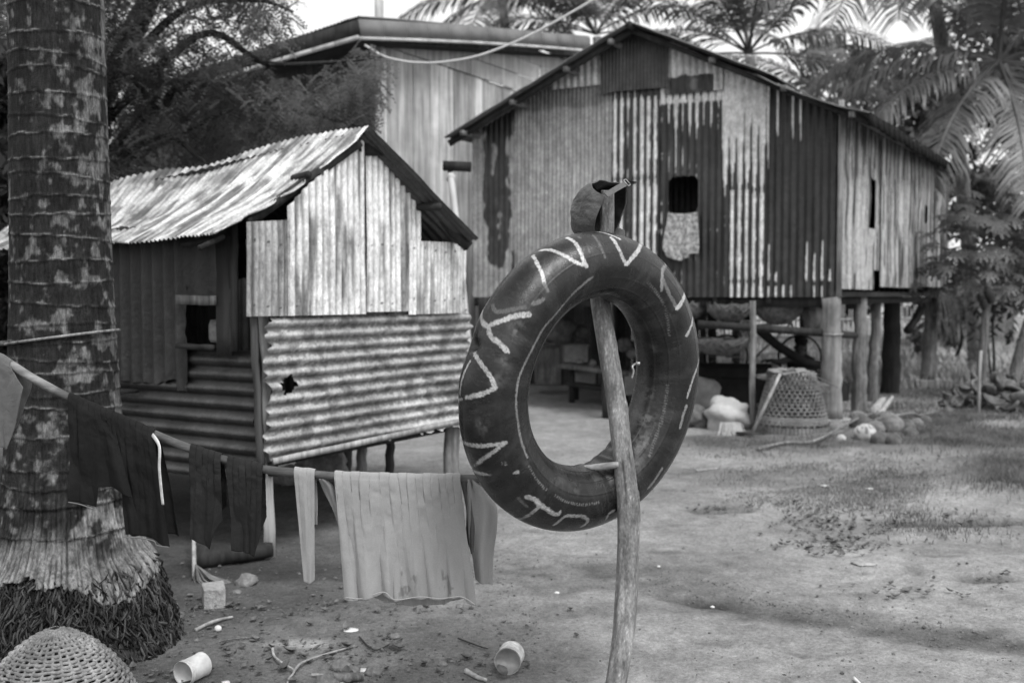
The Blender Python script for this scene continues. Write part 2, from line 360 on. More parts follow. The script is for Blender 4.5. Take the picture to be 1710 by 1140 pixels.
band_ = sst(.24, .10, Zt-edge); col = col*(1-band_)+band_*(.17*(.55+.9*fbm(Ab*9, Zt*14, 37, 4)))*(1-.75*(1-grv)**2.5)
low = Zt < edge
r = np.where(low, r-.06, r+.03*sst(.2, 0, Zt-edge)); col = np.where(low, .03, col*(1+.25*sst(.14, 0, Zt-edge)))
pts = np.stack([PC.x+cx(Zt)+r*ca, PC.y+r*sa, Zt], -1).reshape(-1, 3)
mk('trunk', pts, gridf(nu, len(zz)), M['bark'], palm, True, None, col.ravel())
b = B(); prof = [(rk[0]-.03, -.06), (.46, .03), (.40, .14), (.345, .24), (.30, .34)]
b.lathe(prof, PC, 60)
rr = random.Random(5)
for i in range(6500):
    a = rr.uniform(math.pi*.95, math.pi*2.1); z = rr.uniform(.0, .37); L = rr.uniform(.03, .17); tw = rr.gauss(0, .5); c_r = rr.uniform(.15, 1.5)**1.3; s_r = rr.uniform(.2, .52); oo = rr.uniform(-.03, .012)
    pp = []
    for q in range(5):
        t = q/4; zq = max(z-L*t, -.03); rq = float(np.interp(zq, zk, rk))-.012+oo+.03*math.sin(t*3.1)+rr.uniform(-.008, .01)
        aq = a+tw*t*.25+rr.uniform(-.02, .02); pp.append((PC.x+rq*math.cos(aq), PC.y+rq*math.sin(aq), zq))
    b.tube(pp, [.008*s_r, .0105*s_r, .010*s_r, .008*s_r, .003*s_r], 5, 0, False); b.c[-25:] = [c_r]*25
b.build('root_mass', M['root'], palm)
# cord round the trunk
pc = [(PC.x+.226*math.cos(a)+.0, PC.y+.226*math.sin(a), 1.325+.03*math.cos(a)) for a in np.linspace(0, 2*np.pi, 60)]
pc[:0] = []
b = B(); b.tube(pc, .006, 6); b.tube([Vector((-2.15, 4.27, 1.30)), Vector((-2.5, 4.2, 1.29)), Vector((-3.2, 4.4, 1.34))], .012, 6)
tag(b.build('cord', M['wood'], None, loc=Vector((-1.94, 4.3, 1.3))), 'thin cord wound round the thick foreground palm trunk', 'cord')

# ---- palm frond maker ----
def frond_arrays(base, az, el, L, droop, nl=64, ll=.75, rs=None, lw=.045, hang=.6):
    rs = rs or RS; n = 26; pts = []; d = np.array([math.cos(az)*math.cos(el), math.sin(az)*math.cos(el), math.sin(el)]); p = np.array(base, float)
    e = el; dirs = []
    for i in range(n):
        d = np.array([math.cos(az)*math.cos(e), math.sin(az)*math.cos(e), math.sin(e)]); pts.append(p.copy()); dirs.append(d); p = p+d*L/n; e -= droop/n*(.5+i/n)
    pts = np.array(pts); dirs = np.array(dirs); V = []; F = []
    sidev = np.array([-math.sin(az), math.cos(az), 0.])
    # rachis as a thin three-sided rod
    for i in range(n):
        w_ = .035*(1-i/n)+.006; up = np.cross(sidev, dirs[i])
        V += [pts[i]+sidev*w_, pts[i]-sidev*w_, pts[i]-up*w_]
    for i in range(n-1):
        for k in range(3): F.append((i*3+k, i*3+(k+1) % 3, i*3+3+(k+1) % 3, i*3+3+k))
    for j in range(nl):
        t = .16+.83*j/nl; q = t*(n-1); i = min(int(q), n-2); f_ = q-i; p0 = pts[i]*(1-f_)+pts[i+1]*f_; d = dirs[i]; up = np.cross(d, sidev); up = up if up[2] > 0 else -up
        le = ll*math.sin(math.pi*min(1, .18+t*.78))**.7*rs.uniform(.85, 1.1)
        for s in (-1, 1):
            dr = sidev*s*1.0+d*rs.uniform(.45, .75)+up*rs.uniform(-.05, .25); dr /= np.linalg.norm(dr)
            g = np.array([0, 0, -1.])*hang; w_ = lw*rs.uniform(.7, 1.2)*.5; wa = d*w_
            q0 = p0; q1 = p0+dr*le*.45+g*le*.10; q2 = p0+dr*le*.8+g*le*.42; q3 = q2+(dr*.12+g*.35)*le*.6
            b0 = len(V); V += [q0-wa*.5, q0+wa*.5, q1+wa, q1-wa, q2+wa*.7, q2-wa*.7, q3+wa*.08, q3-wa*.08]
            F += [(b0, b0+1, b0+2, b0+3), (b0+3, b0+2, b0+4, b0+5), (b0+5, b0+4, b0+6, b0+7)]
    return np.array(V), np.array(F)
def palm_tree(name, label, base, crown, fronds, m=M['frond'], nuts=0, group=None, tr=.16, L=3.6, **kw):
    t = thing(name, label, 'palm tree', (base[0], base[1], 0), group)
    b = B(); c = Vector(crown); bs = Vector((base[0], base[1], -.1)); n = 18
    pp = [bs.lerp(c, i/n)+Vector((.18*math.sin(i/n*3), 0, 0)) for i in range(n+1)]
    b.tube(pp, [tr*(1.25 if i == 0 else 1-.35*i/n)*(1+.04*(i % 2)) for i in range(n+1)], 14, .1); b.build('trunk', M['wood'], t)
    for (a, e, l, dr) in fronds:
        v, f = frond_arrays(c+Vector((0, 0, .05)), R(a), R(e), l, R(dr), **kw)
        mk('frond', v, f, m, t, True)
    for i in range(nuts):
        a = random.uniform(0, 6.28); q = B(); q.lump(c+Vector((math.cos(a)*.2, math.sin(a)*.2-.05, -.25-random.uniform(0, .25))), (.10, .10, .13), 8, .08)
        q.build('coconut', M['leaf_pale'], t)
    return t
for (a, e, dr) in [(20, 30, 70), (75, 40, 80), (130, 20, 70), (185, 35, 80), (235, 30, 70), (285, 20, 75), (330, 35, 70), (0, 60, 80), (100, 65, 70), (210, 60, 80)]:
    v, f = frond_arrays((PC.x, PC.y, 7.2), R(a), R(e), 3.2, R(dr), nl=44); mk('frond', v, f, M['frond'], palm, True)

# ================= TIN SHED (left) =================
C0 = (-1.416, 5.67); C1 = (-.397, 7.34); CL = (-3.2, 6.75)
shed = thing('tin_shed', 'small raised shed of patched corrugated tin with a pale roof, behind the clothes pole', 'shed', (-1.6, 6.6, 0))
gp = Pl(C0, C1); lp = Pl(CL, C0)
def hp(pl, *pts): return [pl.hit(*p) for p in pts]
def tincol(base, var=.25, streak=.4, dark=.2, seed=0, fq=30, rows_=()):
    def f(S, Z, w_):
        c = base*(1+var*(fbm(S*3, Z*2, seed)-.5)*2)
        st = fbm(S*fq, Z*2.2+seed, seed+1, 3); c = c*(1-streak*sst(.5, .72, st)); c = c*(1+.25*sst(.45, .2, st))
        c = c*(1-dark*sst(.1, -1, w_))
        for (z0, ps) in rows_:   # nail heads with rust runs
            k = np.round(S/ps)*ps; d = np.hypot(S-k, (Z-z0-.01*np.sin(k*40))); c = np.where(d < .006, .03, c)
        return np.clip(c, .015, .8)
    return f
# gable: lower big-ribbed sheet, laid sideways
(a0, z0), (a1, z1), (a2, z2), (a3, z3) = hp(gp, (430, 532), (770, 521), (768, 704), (452, 768))
def lowcol(S, Z, w_):
    c = .34*(1+.5*(fbm(S*5, Z*5, 41)-.5)*2); g = fbm(S*45, Z*90, 43, 3)
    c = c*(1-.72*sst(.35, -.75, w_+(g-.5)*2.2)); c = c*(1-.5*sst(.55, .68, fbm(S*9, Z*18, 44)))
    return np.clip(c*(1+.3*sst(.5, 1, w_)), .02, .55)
holec = gp.hit(478, 640)
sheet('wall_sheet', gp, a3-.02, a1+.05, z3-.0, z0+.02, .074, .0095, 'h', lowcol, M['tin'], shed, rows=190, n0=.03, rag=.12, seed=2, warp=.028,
      hole=lambda S, Z: (np.hypot((S-holec[0])/.045, (Z-holec[1])/.045)+(vn(S*60, Z*60, 5)-.5)*1.1) < 1)
# gable: upper upright sheets
gt = [gp.hit(*p) for p in [(470, 345), (500, 312), (545, 275), (598, 232), (618, 236), (640, 262), (680, 325), (692, 345)]]
(u0, v0), (u1, v1) = hp(gp, (403, 369), (487, 527))
sheet('wall_sheet', gp, u0, gp.s_(490), [(gp.s_(403), gp.hit(412, 528)[1]), (gp.s_(490), gp.hit(487, 527)[1])], [(u0, gp.hit(403, 371)[1]), (gp.s_(475), gp.hit(470, 367)[1])],
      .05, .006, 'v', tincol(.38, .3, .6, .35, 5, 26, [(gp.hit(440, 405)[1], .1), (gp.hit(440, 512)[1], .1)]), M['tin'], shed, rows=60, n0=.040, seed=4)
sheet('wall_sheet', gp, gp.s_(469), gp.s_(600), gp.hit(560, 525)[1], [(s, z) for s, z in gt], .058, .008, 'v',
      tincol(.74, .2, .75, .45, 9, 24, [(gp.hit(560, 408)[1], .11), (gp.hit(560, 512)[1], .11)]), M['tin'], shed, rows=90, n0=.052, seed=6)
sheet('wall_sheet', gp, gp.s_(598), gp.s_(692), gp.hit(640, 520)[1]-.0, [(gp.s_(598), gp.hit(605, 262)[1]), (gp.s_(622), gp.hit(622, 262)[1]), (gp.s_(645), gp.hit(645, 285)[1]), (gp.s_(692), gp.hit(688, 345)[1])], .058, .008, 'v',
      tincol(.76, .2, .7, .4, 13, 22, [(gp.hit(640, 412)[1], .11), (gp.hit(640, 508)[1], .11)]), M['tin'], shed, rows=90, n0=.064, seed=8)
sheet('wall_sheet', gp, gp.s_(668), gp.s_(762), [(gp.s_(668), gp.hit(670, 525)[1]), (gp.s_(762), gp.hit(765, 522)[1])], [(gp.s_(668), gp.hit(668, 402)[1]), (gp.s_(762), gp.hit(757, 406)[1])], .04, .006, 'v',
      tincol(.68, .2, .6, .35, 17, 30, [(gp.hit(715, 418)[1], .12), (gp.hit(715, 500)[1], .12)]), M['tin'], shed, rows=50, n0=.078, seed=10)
b = B(); b.beam(gp.at(.02, z3+.0, .045), gp.at(a2+.02, gp.hit(768, 700)[1], .045), .02, .035, seg=10, wob=.002); b.build('sill_board', M['wood_pale'], shed)
# left wall: dark boards above, dark tin below
lw = lambda px: lp.s_(px)
zt_l = 1.93; zb_l = lp.hit(350, 797)[1]
zm = lp.hit(300, 640)[1]
def darkc(base, seed):
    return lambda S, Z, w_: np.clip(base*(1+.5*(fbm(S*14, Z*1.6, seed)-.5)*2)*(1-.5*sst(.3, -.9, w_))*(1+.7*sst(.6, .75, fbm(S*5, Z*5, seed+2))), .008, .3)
wx0, wz0 = lp.hit(321, 590); wx1, wz1 = lp.hit(376, 503)
sheet('wall_sheet', lp, 0, lw(432)-.02, zb_l, lp.hit(300, 588)[1]+.03, .085, .014, 'h', lambda S, Z, w_: np.clip(.055*(1+.6*(fbm(S*9, Z*9, 3)-.5)*2)*(1-.75*sst(.2, -.8, w_)), .008, .3), M['tin'], shed, rows=160, n0=.02, rag=.03, seed=12, warp=.015)
sheet('wall_sheet', lp, 0, wx0, [(0, zm-.02), (lw(280), zm), (lw(300), zm+.03), (lw(305), zm-.04), (wx0, zm-.04)], zt_l, .10, .010, 'v', darkc(.030, 21), M['tin'], shed, rows=80, n0=.048, seed=14, rag=.05)
sheet('wall_sheet', lp, wx0, lw(400), wz1-.01, zt_l, .16, .005, 'v', darkc(.016, 23), M['tin'], shed, rows=40, n0=.052, seed=15)
b = B()
for (x0, x1, yb, yt) in [(378, 402, 592, 395), (400, 411, 585, 372)]:
    s0_, s1_ = lw(x0), lw(x1); zb = lp.hit(x0, yb)[1]; zt = lp.hit(x0, yt)[1]
    b.beam(lp.at((s0_+s1_)/2, zb, .07), lp.at((s0_+s1_)/2+.0, zt, .07), (s1_-s0_), .022, up=lp.N, seg=6, wob=.004)
b.build('wall_board', M['wood_dark'], shed)
b = B(); b.beam(lp.at(wx0-.03, wz1+.01, .085), lp.at(wx1+.02, wz1+.005, .085), .02, .055, seg=4, wob=.003); b.build('window_board', M['wood'], shed)
b = B(); b.beam(lp.at(wx0-.03, wz0+.05, .07), lp.at(wx1-.02, wz0+.045, .07), .06, .03, seg=4, wob=.003); b.build('window_sill', M['wood_dark'], shed)
# dark interior: back walls, floor
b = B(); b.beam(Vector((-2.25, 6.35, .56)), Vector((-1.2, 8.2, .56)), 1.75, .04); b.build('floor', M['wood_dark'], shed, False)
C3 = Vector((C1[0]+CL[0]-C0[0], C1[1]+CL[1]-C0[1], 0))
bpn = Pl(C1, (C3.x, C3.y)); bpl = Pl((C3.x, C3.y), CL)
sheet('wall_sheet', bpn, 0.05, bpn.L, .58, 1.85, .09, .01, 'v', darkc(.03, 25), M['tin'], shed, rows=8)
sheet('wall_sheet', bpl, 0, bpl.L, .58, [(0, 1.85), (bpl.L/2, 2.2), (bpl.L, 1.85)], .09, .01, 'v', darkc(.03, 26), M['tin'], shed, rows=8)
# posts
def woodpost(name, a, b_, r, parent, m, rn=.14, seg=12, n=10, bend=.012, loc=None, flat=1):
    q = B(); a = Vector(a); b_ = Vector(b_); pp = []
    for i in range(n+1):
        t = i/n; pp.append(a.lerp(b_, t)+Vector((random.uniform(-bend, bend), random.uniform(-bend, bend), 0))*(0 < i < n))
    q.tube(pp, [r*(1.08-.16*i/n) for i in range(n+1)], seg, rn, sq=flat); return q.build(name, m, parent, loc=loc)
woodpost('post', (C0[0]-.005, C0[1]+.09, -.05), (C0[0]-.02, C0[1]+.09, 1.85), .032, shed, M['wood_pale'])
q = B(); q.beam(P(437, 800, 5.64), P(418, 400, 5.64), .07, .03, seg=8, wob=.006); q.build('corner_board', mat('board_mid', .07, .85, 0, .2, [(28, (1, 1, .06), .6, 1.4)], [(34, (1, 1, .06), .004)]), shed)
woodpost('post', (C1[0]-.05, C1[1]+.0, -.05), (C1[0]-.04, C1[1]+.02, 1.9), .055, shed, M['wood'])
woodpost('post', P(603, 795, 7.7)*1-Vector((0, 0, .15)), P(603, 700, 7.7), .04, shed, M['wood'])
woodpost('post', P(655, 830, 6.95)-Vector((0, 0, .15)), P(650, 715, 6.95), .032, shed, M['wood_dark'])
woodpost('post', (CL[0]+.1, CL[1]+.05, -.05), (CL[0]+.1, CL[1]+.05, 1.9), .05, shed, M['wood_dark'])
woodpost('post', (C3.x, C3.y, -.05), (C3.x, C3.y, 1.9), .05, shed, M['wood_dark'])
woodpost('post', P(575, 770, 8.3)-Vector((0, 0, .2)), P(575, 690, 8.3), .06, shed, M['wood_dark'])
b = B(); b.beam(gp.at(.1, .53, -.12), gp.at(1.96, .53, -.12), .05, .07, seg=3); b.beam(lp.at(0, .50, -.08), lp.at(lp.L, .50, -.08), .05, .08, seg=3)
b.beam(P(700, 700, 7.5), P(768, 703, 7.3), .06, .07); b.build('floor_beam', M['wood_dark'], shed)
# roof, left slope: pale streaked tin
ridge = [P(612, 211, 6.30), P(560, 217, 6.45), P(490, 230, 6.65), P(420, 250, 6.82), P(350, 274, 6.98), P(270, 284, 7.15), P(190, 300, 7.3), P(110, 330, 7.5), P(30, 350, 7.7)]
eave = [P(356, 392, 5.42), P(320, 395, 5.5), P(270, 399, 5.66), P(220, 403, 5.8), P(185, 404, 5.92), P(130, 410, 6.1), P(60, 415, 6.35), P(-10, 418, 6.6), P(-60, 420, 6.8)]
def roof_sheet(name, r_, e_, pitch, amp, colf, sag, m, edge_rag=0., seed=0, nv=70):
    r_ = crom(r_, 6); e_ = crom(e_, 6); n = len(r_); L = sum((r_[i+1]-r_[i]).length for i in range(n-1)); ns = int(L/pitch*8)
    u = np.linspace(0, n-1, ns); i = np.minimum(u.astype(int), n-2); f_ = (u-i)[:, None]
    ra = np.array(r_)[i]*(1-f_)+np.array(r_)[i+1]*f_; ea = np.array(e_)[i]*(1-f_)+np.array(e_)[i+1]*f_
    v = np.linspace(0, 1, nv)[:, None, None]; s = np.linspace(0, L, ns)
    PT = ra[None]*(1-v)+ea[None]*v
    nrm = np.cross(ra[-1]-ra[0], ea[0]-ra[0]); nrm /= np.linalg.norm(nrm); nrm = nrm if nrm[2] > 0 else -nrm
    S, VV = np.meshgrid(s, np.linspace(0, 1, nv)); w_ = np.sin(2*np.pi*S/pitch)
    off = amp*w_-sag*np.sin(np.pi*VV)+.012*(fbm(S*4, VV*5, seed)-.5)*2
    down = (ea-ra); down /= np.linalg.norm(down, axis=1)[:, None]
    PT = PT+nrm*off[..., None]+down[None]*(edge_rag*(vn(S*3.3, 0*S, seed+2)-.5)*(VV > .97))[..., None]
    al = (ra[-1]-ra[0]); al /= np.linalg.norm(al)
    PT = PT-al*(edge_rag*1.2*(vn(0*VV, VV*16, seed+5)-.3)*(S < pitch*1.5))[..., None]
    return mk(name, PT.reshape(-1, 3), gridf(ns, nv), m, parent_, True, None, colf(S, VV, w_).ravel())
parent_ = shed
def rcol(S, Vv, w_):
    c = .46*(1+.25*(fbm(S*2, Vv*2, 51)-.5)*2); st = fbm(S*26, Vv*5, 52, 3); c = c*(1-.62*sst(.48, .66, st))
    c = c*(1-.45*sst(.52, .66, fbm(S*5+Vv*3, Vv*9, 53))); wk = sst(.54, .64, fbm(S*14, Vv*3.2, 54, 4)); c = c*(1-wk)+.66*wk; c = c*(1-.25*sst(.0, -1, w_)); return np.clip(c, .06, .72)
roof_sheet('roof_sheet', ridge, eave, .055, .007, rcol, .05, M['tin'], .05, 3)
rd = (ridge[-1]-ridge[0]).normalized(); rn1 = P(622, 214, 6.24); re1 = P(801, 399, 7.05)
dkr = lambda S, Vv, w_: .075*(1-.3*sst(.2, -1, w_))*(1+.5*(fbm(S*6, Vv*4, 61)-.5))
roof_sheet('roof_sheet', [rn1+rd*a for a in (0, .7, 1.4, 2.5)], [re1+rd*a for a in (0, .7, 1.4, 2.5)], .075, .009, dkr, .0, M['tin'], .0, 5, 20)
b = B()
b.beam(P(606, 251, 6.38), P(640, 251, 6.5), .075, .075, seg=2); b.beam(P(605, 243, 6.35)+rd*.0, P(605, 243, 6.35)+rd*.5, .07, .08)
b.build('ridge_beam', M['wood_dark'], shed)
for pp_, rr_ in (([P(516, 291, 5.93), P(512, 293, 5.98)+rd*.1], .022), ([P(735, 345, 6.72), P(700, 343, 6.85)+rd*.1, P(700, 343, 6.85)+rd*2], .025), ([P(333, 414, 5.42), P(372, 396, 5.55), P(372, 396, 5.55)+rd*.3], .016)):
    b = B(); b.tube(pp_, rr_, 8, .1); b.build('purlin', M['wood_dark'], shed)
for p0_, p1_, w0_, h0_ in ((P(690, 318, 6.88), P(782, 412, 7.1), .05, .07), (P(735, 398, 7.2), P(770, 400, 7.25), .09, .10), (P(415, 372, 5.64), P(600, 238, 6.28), .04, .05)):
    b = B(); b.beam(p0_, p1_, w0_, h0_, seg=3); b.build('rafter', M['wood_dark'], shed)
# white pot on the sill, hen on the ledge
b = B(); q = lp.at(lw(337), wz0+.065, -.12); b.lathe([(0, 0), (.045, 0), (.055, .02), (.056, .10), (.045, .135), (0, .14)], q, 20)
tag(b.build('pot', M['concrete'], None, loc=q), 'rounded grey pot standing inside the dark window hole of the small shed', 'pot')
# ================= STILT HOUSE =================
HL = (-.52, 13.3); HR = (3.67, 11.3); HB = (7.15, 16.6); HLB = (HL[0]+3.48, HL[1]+5.3)
house = thing('stilt_house', 'large gabled tin-clad house on high wooden stilts, its front streaked dark and pale', 'house', (3.2, 14, 0))
fp = Pl(HL, HR); sw = Pl(HR, HB); lw2 = Pl((HLB[0], HLB[1]), HL); bw2 = Pl(HB, HLB)
fx = fp.s_; fz = lambda px, py: fp.hit(px, py)[1]
tops = [(790, 203), (860, 172), (925, 138), (1000, 96), (1052, 52), (1110, 66), (1200, 104), (1280, 132), (1396, 176)]
ftop = [(fp.hit(*t)[0], fp.hit(*t)[1]) for t in tops]
T = lambda *p: [fp.hit(*q) for q in p]
def rnd(k, s): return h2(k, k*0, s)
PT_ = .086
def base_dark(S, Z, sd): return .026*(1+.6*(fbm(S*8, Z*2.2, sd, 4)-.5)*2)*(1+.5*(fbm(S*30, Z*3, sd+1)-.5))
def base_lt(S, Z, sd): return .64*(1+.25*(fbm(S*6, Z*3, sd)-.5)*2)
def drips(px_mid, widthfn, sd, lt=1.):
    zz_ = lambda py: fz(px_mid, py)
    def f(S, Z, w_):
        k = np.floor(S/PT_+.5-.25+.0); e = np.arccos(np.clip(w_, -1, 1))/np.pi; wd = widthfn(k, Z, zz_)+(fbm(S*4, Z*9, sd+8, 3)-.5)*.22+(fbm(S*40, Z*9, sd+9, 3)-.5)*.10
        m_ = sst(.04, -.04, e-wd); dk = base_dark(S, Z, sd); ltc = base_lt(S, Z, sd+3)*lt
        return np.clip(dk*(1-m_)+ltc*m_, .012, .7)
    return f
def panel(a, b_, bot, top, pitch, amp, colf, n0, rows=150, seed=0, hole=None, name='wall_sheet', rag=.01):
    return sheet(name, fp, fx(a), fx(b_), bot, top, pitch, amp, 'v', colf, M['tin'], house, rows=rows, n0=n0, seed=seed, hole=hole, warp=.008, rag=rag)
zb = lambda px: fz(px, 496)
# A: mottled
def colA(S, Z, w_):
    s0, s1 = fx(790), fx(862); t = (S-s0)/(s1-s0); c = .30*(1+.3*(fbm(S*5, Z*5, 70)-.5)*2)
    patch = np.clip(np.sin(np.clip((t-.12)/.86, 0, 1)*math.pi)*1.15, 0, 1)*sst(fz(825, 455), fz(825, 405), Z+.25*t); n_ = fbm(S*10, Z*3.5, 71, 5)
    m_ = sst(.03, .09, patch*.5+t*.12-n_*.85+.12); c = c*(1-m_)+.035*(1+.6*(fbm(S*20, Z*8, 73)-.5)*2)*m_
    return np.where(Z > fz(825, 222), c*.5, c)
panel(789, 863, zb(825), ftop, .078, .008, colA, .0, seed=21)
def colB(S, Z, w_):
    c = .29*(1+.25*(fbm(S*3, Z*2, 75)-.5)*2)*(1+.35*(fbm(S*24, Z*5, 76)-.5)*2); c = c*(1-.30*sst(fz(930, 172), fz(930, 166), Z)*0)
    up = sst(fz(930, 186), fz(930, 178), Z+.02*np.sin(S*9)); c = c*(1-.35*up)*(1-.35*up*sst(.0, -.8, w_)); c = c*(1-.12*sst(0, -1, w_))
    for py in (205, 322, 470):
        z0 = fz(930, py); k_ = np.round(S/.09)*.09; c = np.where(np.hypot(S-k_, Z-z0) < .009, .5, c)
    return c
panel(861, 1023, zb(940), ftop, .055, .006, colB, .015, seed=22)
def wC(k, Z, zz_):
    endz = zz_(200)-(zz_(200)-zz_(330))*rnd(k, 5)*1.0; full = rnd(k, 6) > .38
    w_ = np.where(full, .58, .55*sst(0, 1, (Z-endz)/.5)); w_ = w_*(1-.65*np.exp(-((Z-zz_(298))/.035)**2)); w_ = w_*(.75+.25*rnd(k, 7)); low = sst(zz_(330), zz_(305), Z)
    w_ = np.where(~full & (Z < zz_(300)) & (rnd(k, 8) > .35), .42, w_)
    return w_*sst(zz_(158), zz_(172), Z)
hw0 = fp.hit(1118, 357); hw1 = fp.hit(1166, 295)
def wD(k, Z, zz_):
    e = zz_(180)-(zz_(180)-zz_(272))*np.clip(((k*.37) % 1)*.5+rnd(k, 15)*.5, 0, 1)
    return np.where(Z > zz_(172), .9, .72*sst(0, 1, (Z-e)/.9+.05)**.8)-.25*sst(zz_(170), zz_(150), Z)
def wE(k, Z, zz_):
    w_ = .48+.6*sst(zz_(330), zz_(160), Z)*1; e = zz_(290)-(zz_(290)-zz_(420))*rnd(k, 25); w_ = np.where(rnd(k, 26) > .55, w_, w_*sst(0, 1, (Z-e)/.35))
    w_ = w_*(1-.6*np.exp(-((Z-zz_(318))/.04)**2)); w_ = np.where((Z < zz_(318)) & (rnd(k, 27) > .3), np.maximum(w_, .5), w_); w_ = w_*(1-.65*np.exp(-((Z-zz_(470))/.05)**2))
    return w_*(.8+.3*rnd(k, 29))
def wF(k, Z, zz_):
    e = zz_(455)+(zz_(395)-zz_(455))*rnd(k, 35); t = (Z-zz_(470))/(e-zz_(470)); a = np.where((t > 0) & (t < 1) & (rnd(k, 36) > .25), .33*np.sqrt(np.clip(1-t, 0, 1))*np.clip(t*12, 0, 1), -.3)
    bt = (Z < zz_(477)) & (rnd(k, 37) > .4); a = np.where(bt, .22, a)
    tp = (Z > zz_(235)-0*k) & (rnd(k, 38) > .6); return np.where(tp, .25*sst(zz_(240), zz_(205), Z), a)
hole = lambda S, Z: (np.abs((S-(hw0[0]+hw1[0])/2)/((hw1[0]-hw0[0])/2))**6+np.abs((Z-(hw0[1]+hw1[1])/2)/((hw1[1]-hw0[1])/2))**6) < 1
panel(1021, 1101, zb(1060), ftop, PT_, .010, drips(1060, wC, 80), .03, seed=23)
panel(1099, 1206, zb(1150), ftop, PT_, .010, drips(1150, wD, 90), .02, seed=24, hole=hole)
panel(1204, 1283, zb(1240), ftop, PT_, .012, drips(1240, wE, 100), .034, seed=25, rag=.0)
panel(1281, 1394, zb(1340), ftop, PT_, .012, drips(1340, wF, 110), .018, seed=26)
# gable patches
panel(922, 1012, [(fx(922), fz(922, 152)), (fx(1012), fz(1012, 142))], ftop, .09, .012, lambda S, Z, w_: base_lt(S, Z, 120)*.85*(1-.4*sst(.2, -1, w_)), .055, 40, 27)
panel(1004, 1117, [(fx(1004), fz(1004, 160)), (fx(1030), fz(1030, 155)), (fx(1117), fz(1117, 148))], ftop, .045, .006, lambda S, Z, w_: .062*(1+.5*(fbm(S*10, Z*3, 121)-.5)*2)*(1-.3*sst(.2, -1, w_)), .075, 40, 28)
def colI(S, Z, w_):
    z0 = fz(1160, 127)+(fbm(S*9, Z*2, 3)-.5)*.06; c = base_lt(S, Z, 123)*.9*(1-.35*sst(.2, -1, w_)); d = base_dark(S, Z, 124)*1.5*(1+2.2*sst(.55, .7, fbm(S*9, Z*7, 125)))
    return np.where((Z < z0) & (S < fx(1192)), d, c)
panel(1112, 1206, fz(1160, 156), ftop, .085, .011, colI, .058, 40, 29)
# side wall: narrow streaky boards and tin
sx = sw.s_; sz = lambda px, py: sw.hit(px, py)[1]
def colS(S, Z, w_):
    pl_ = np.floor(S/.13); c = .36*(1+.35*(h2(pl_, pl_*0, 4)-.5)*2)*(1+.25*(fbm(S*4, Z*1.5, 130)-.5)*2)
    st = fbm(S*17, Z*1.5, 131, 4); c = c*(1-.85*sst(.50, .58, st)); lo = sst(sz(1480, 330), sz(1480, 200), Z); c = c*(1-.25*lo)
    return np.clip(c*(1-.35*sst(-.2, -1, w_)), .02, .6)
stop = [(0, 3.58), (6.4, 3.76)]
slit = [(sw.hit(1449, 380), sw.hit(1463, 303)), (sw.hit(1540, 372), sw.hit(1545, 345))]
hs = lambda S, Z: ((S > slit[0][0][0]) & (S < slit[0][1][0]) & (Z > slit[0][0][1]) & (Z < slit[0][1][1])) | ((S > slit[1][0][0]) & (S < slit[1][1][0]) & (Z > slit[1][0][1]) & (Z < slit[1][1][1]))
def side(a, b_, bt, n0, sd, pitch=.07):
    return sheet('wall_sheet', sw, sx(a), sx(b_), bt, stop, pitch, .008, 'v', colS, M['tin'], house, rows=110, n0=n0, seed=sd, hole=hs, warp=.012, rag=.01)
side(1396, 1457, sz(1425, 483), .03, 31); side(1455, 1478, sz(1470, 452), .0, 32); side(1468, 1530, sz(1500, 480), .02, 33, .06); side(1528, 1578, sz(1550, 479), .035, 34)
q = B(); q.beam(sw.at(-.0, 1.5, .035), sw.at(-.0, 3.7, .035), .05, .05, up=sw.N); q.build('corner_board', M['wood_pale'], house)
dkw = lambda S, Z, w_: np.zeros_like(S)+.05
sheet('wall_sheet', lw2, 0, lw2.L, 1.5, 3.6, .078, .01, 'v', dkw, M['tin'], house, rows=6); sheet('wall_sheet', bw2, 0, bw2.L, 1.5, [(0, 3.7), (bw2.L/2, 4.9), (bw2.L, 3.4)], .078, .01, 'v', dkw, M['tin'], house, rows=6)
ipn = Pl((HL[0]+.5, HL[1]+.7), (HR[0]+.1, HR[1]+.9)); sheet('window_backing', ipn, 0, ipn.L, 1.5, [(0, 3.4), (ipn.L*.5, 4.5), (ipn.L, 3.5)], .078, .01, 'v', dkw, M['tin'], house, rows=6)  # added dark backing so no sky shows through the window hole
# floor and beams
ctr = [Vector((HL[0], HL[1], 0)), Vector((HR[0], HR[1], 0)), Vector((HB[0], HB[1], 0)), Vector((HLB[0], HLB[1], 0))]
v = [c+Vector((0, 0, z)) + (sum(ctr, Vector())/4-c)*.01 for z in (1.50, 1.56) for c in ctr]
mk('floor', v, [(3, 2, 1, 0), (4, 5, 6, 7), (0, 1, 5, 4), (1, 2, 6, 5), (2, 3, 7, 6), (3, 0, 4, 7)], M['wood_dark'], house, False)
b = B()
for t in np.linspace(.03, .97, 8): a = ctr[0].lerp(ctr[1], t); c = ctr[3].lerp(ctr[2], t); b.beam(a+Vector((0, 0, 1.45)), c+Vector((0, 0, 1.45)), .06, .09)
b.beam(ctr[0]+Vector((.03, .1, 1.43)), ctr[1]+Vector((-.03, .1, 1.44)), .08, .12); b.build('floor_beam', M['wood_dark'], house)
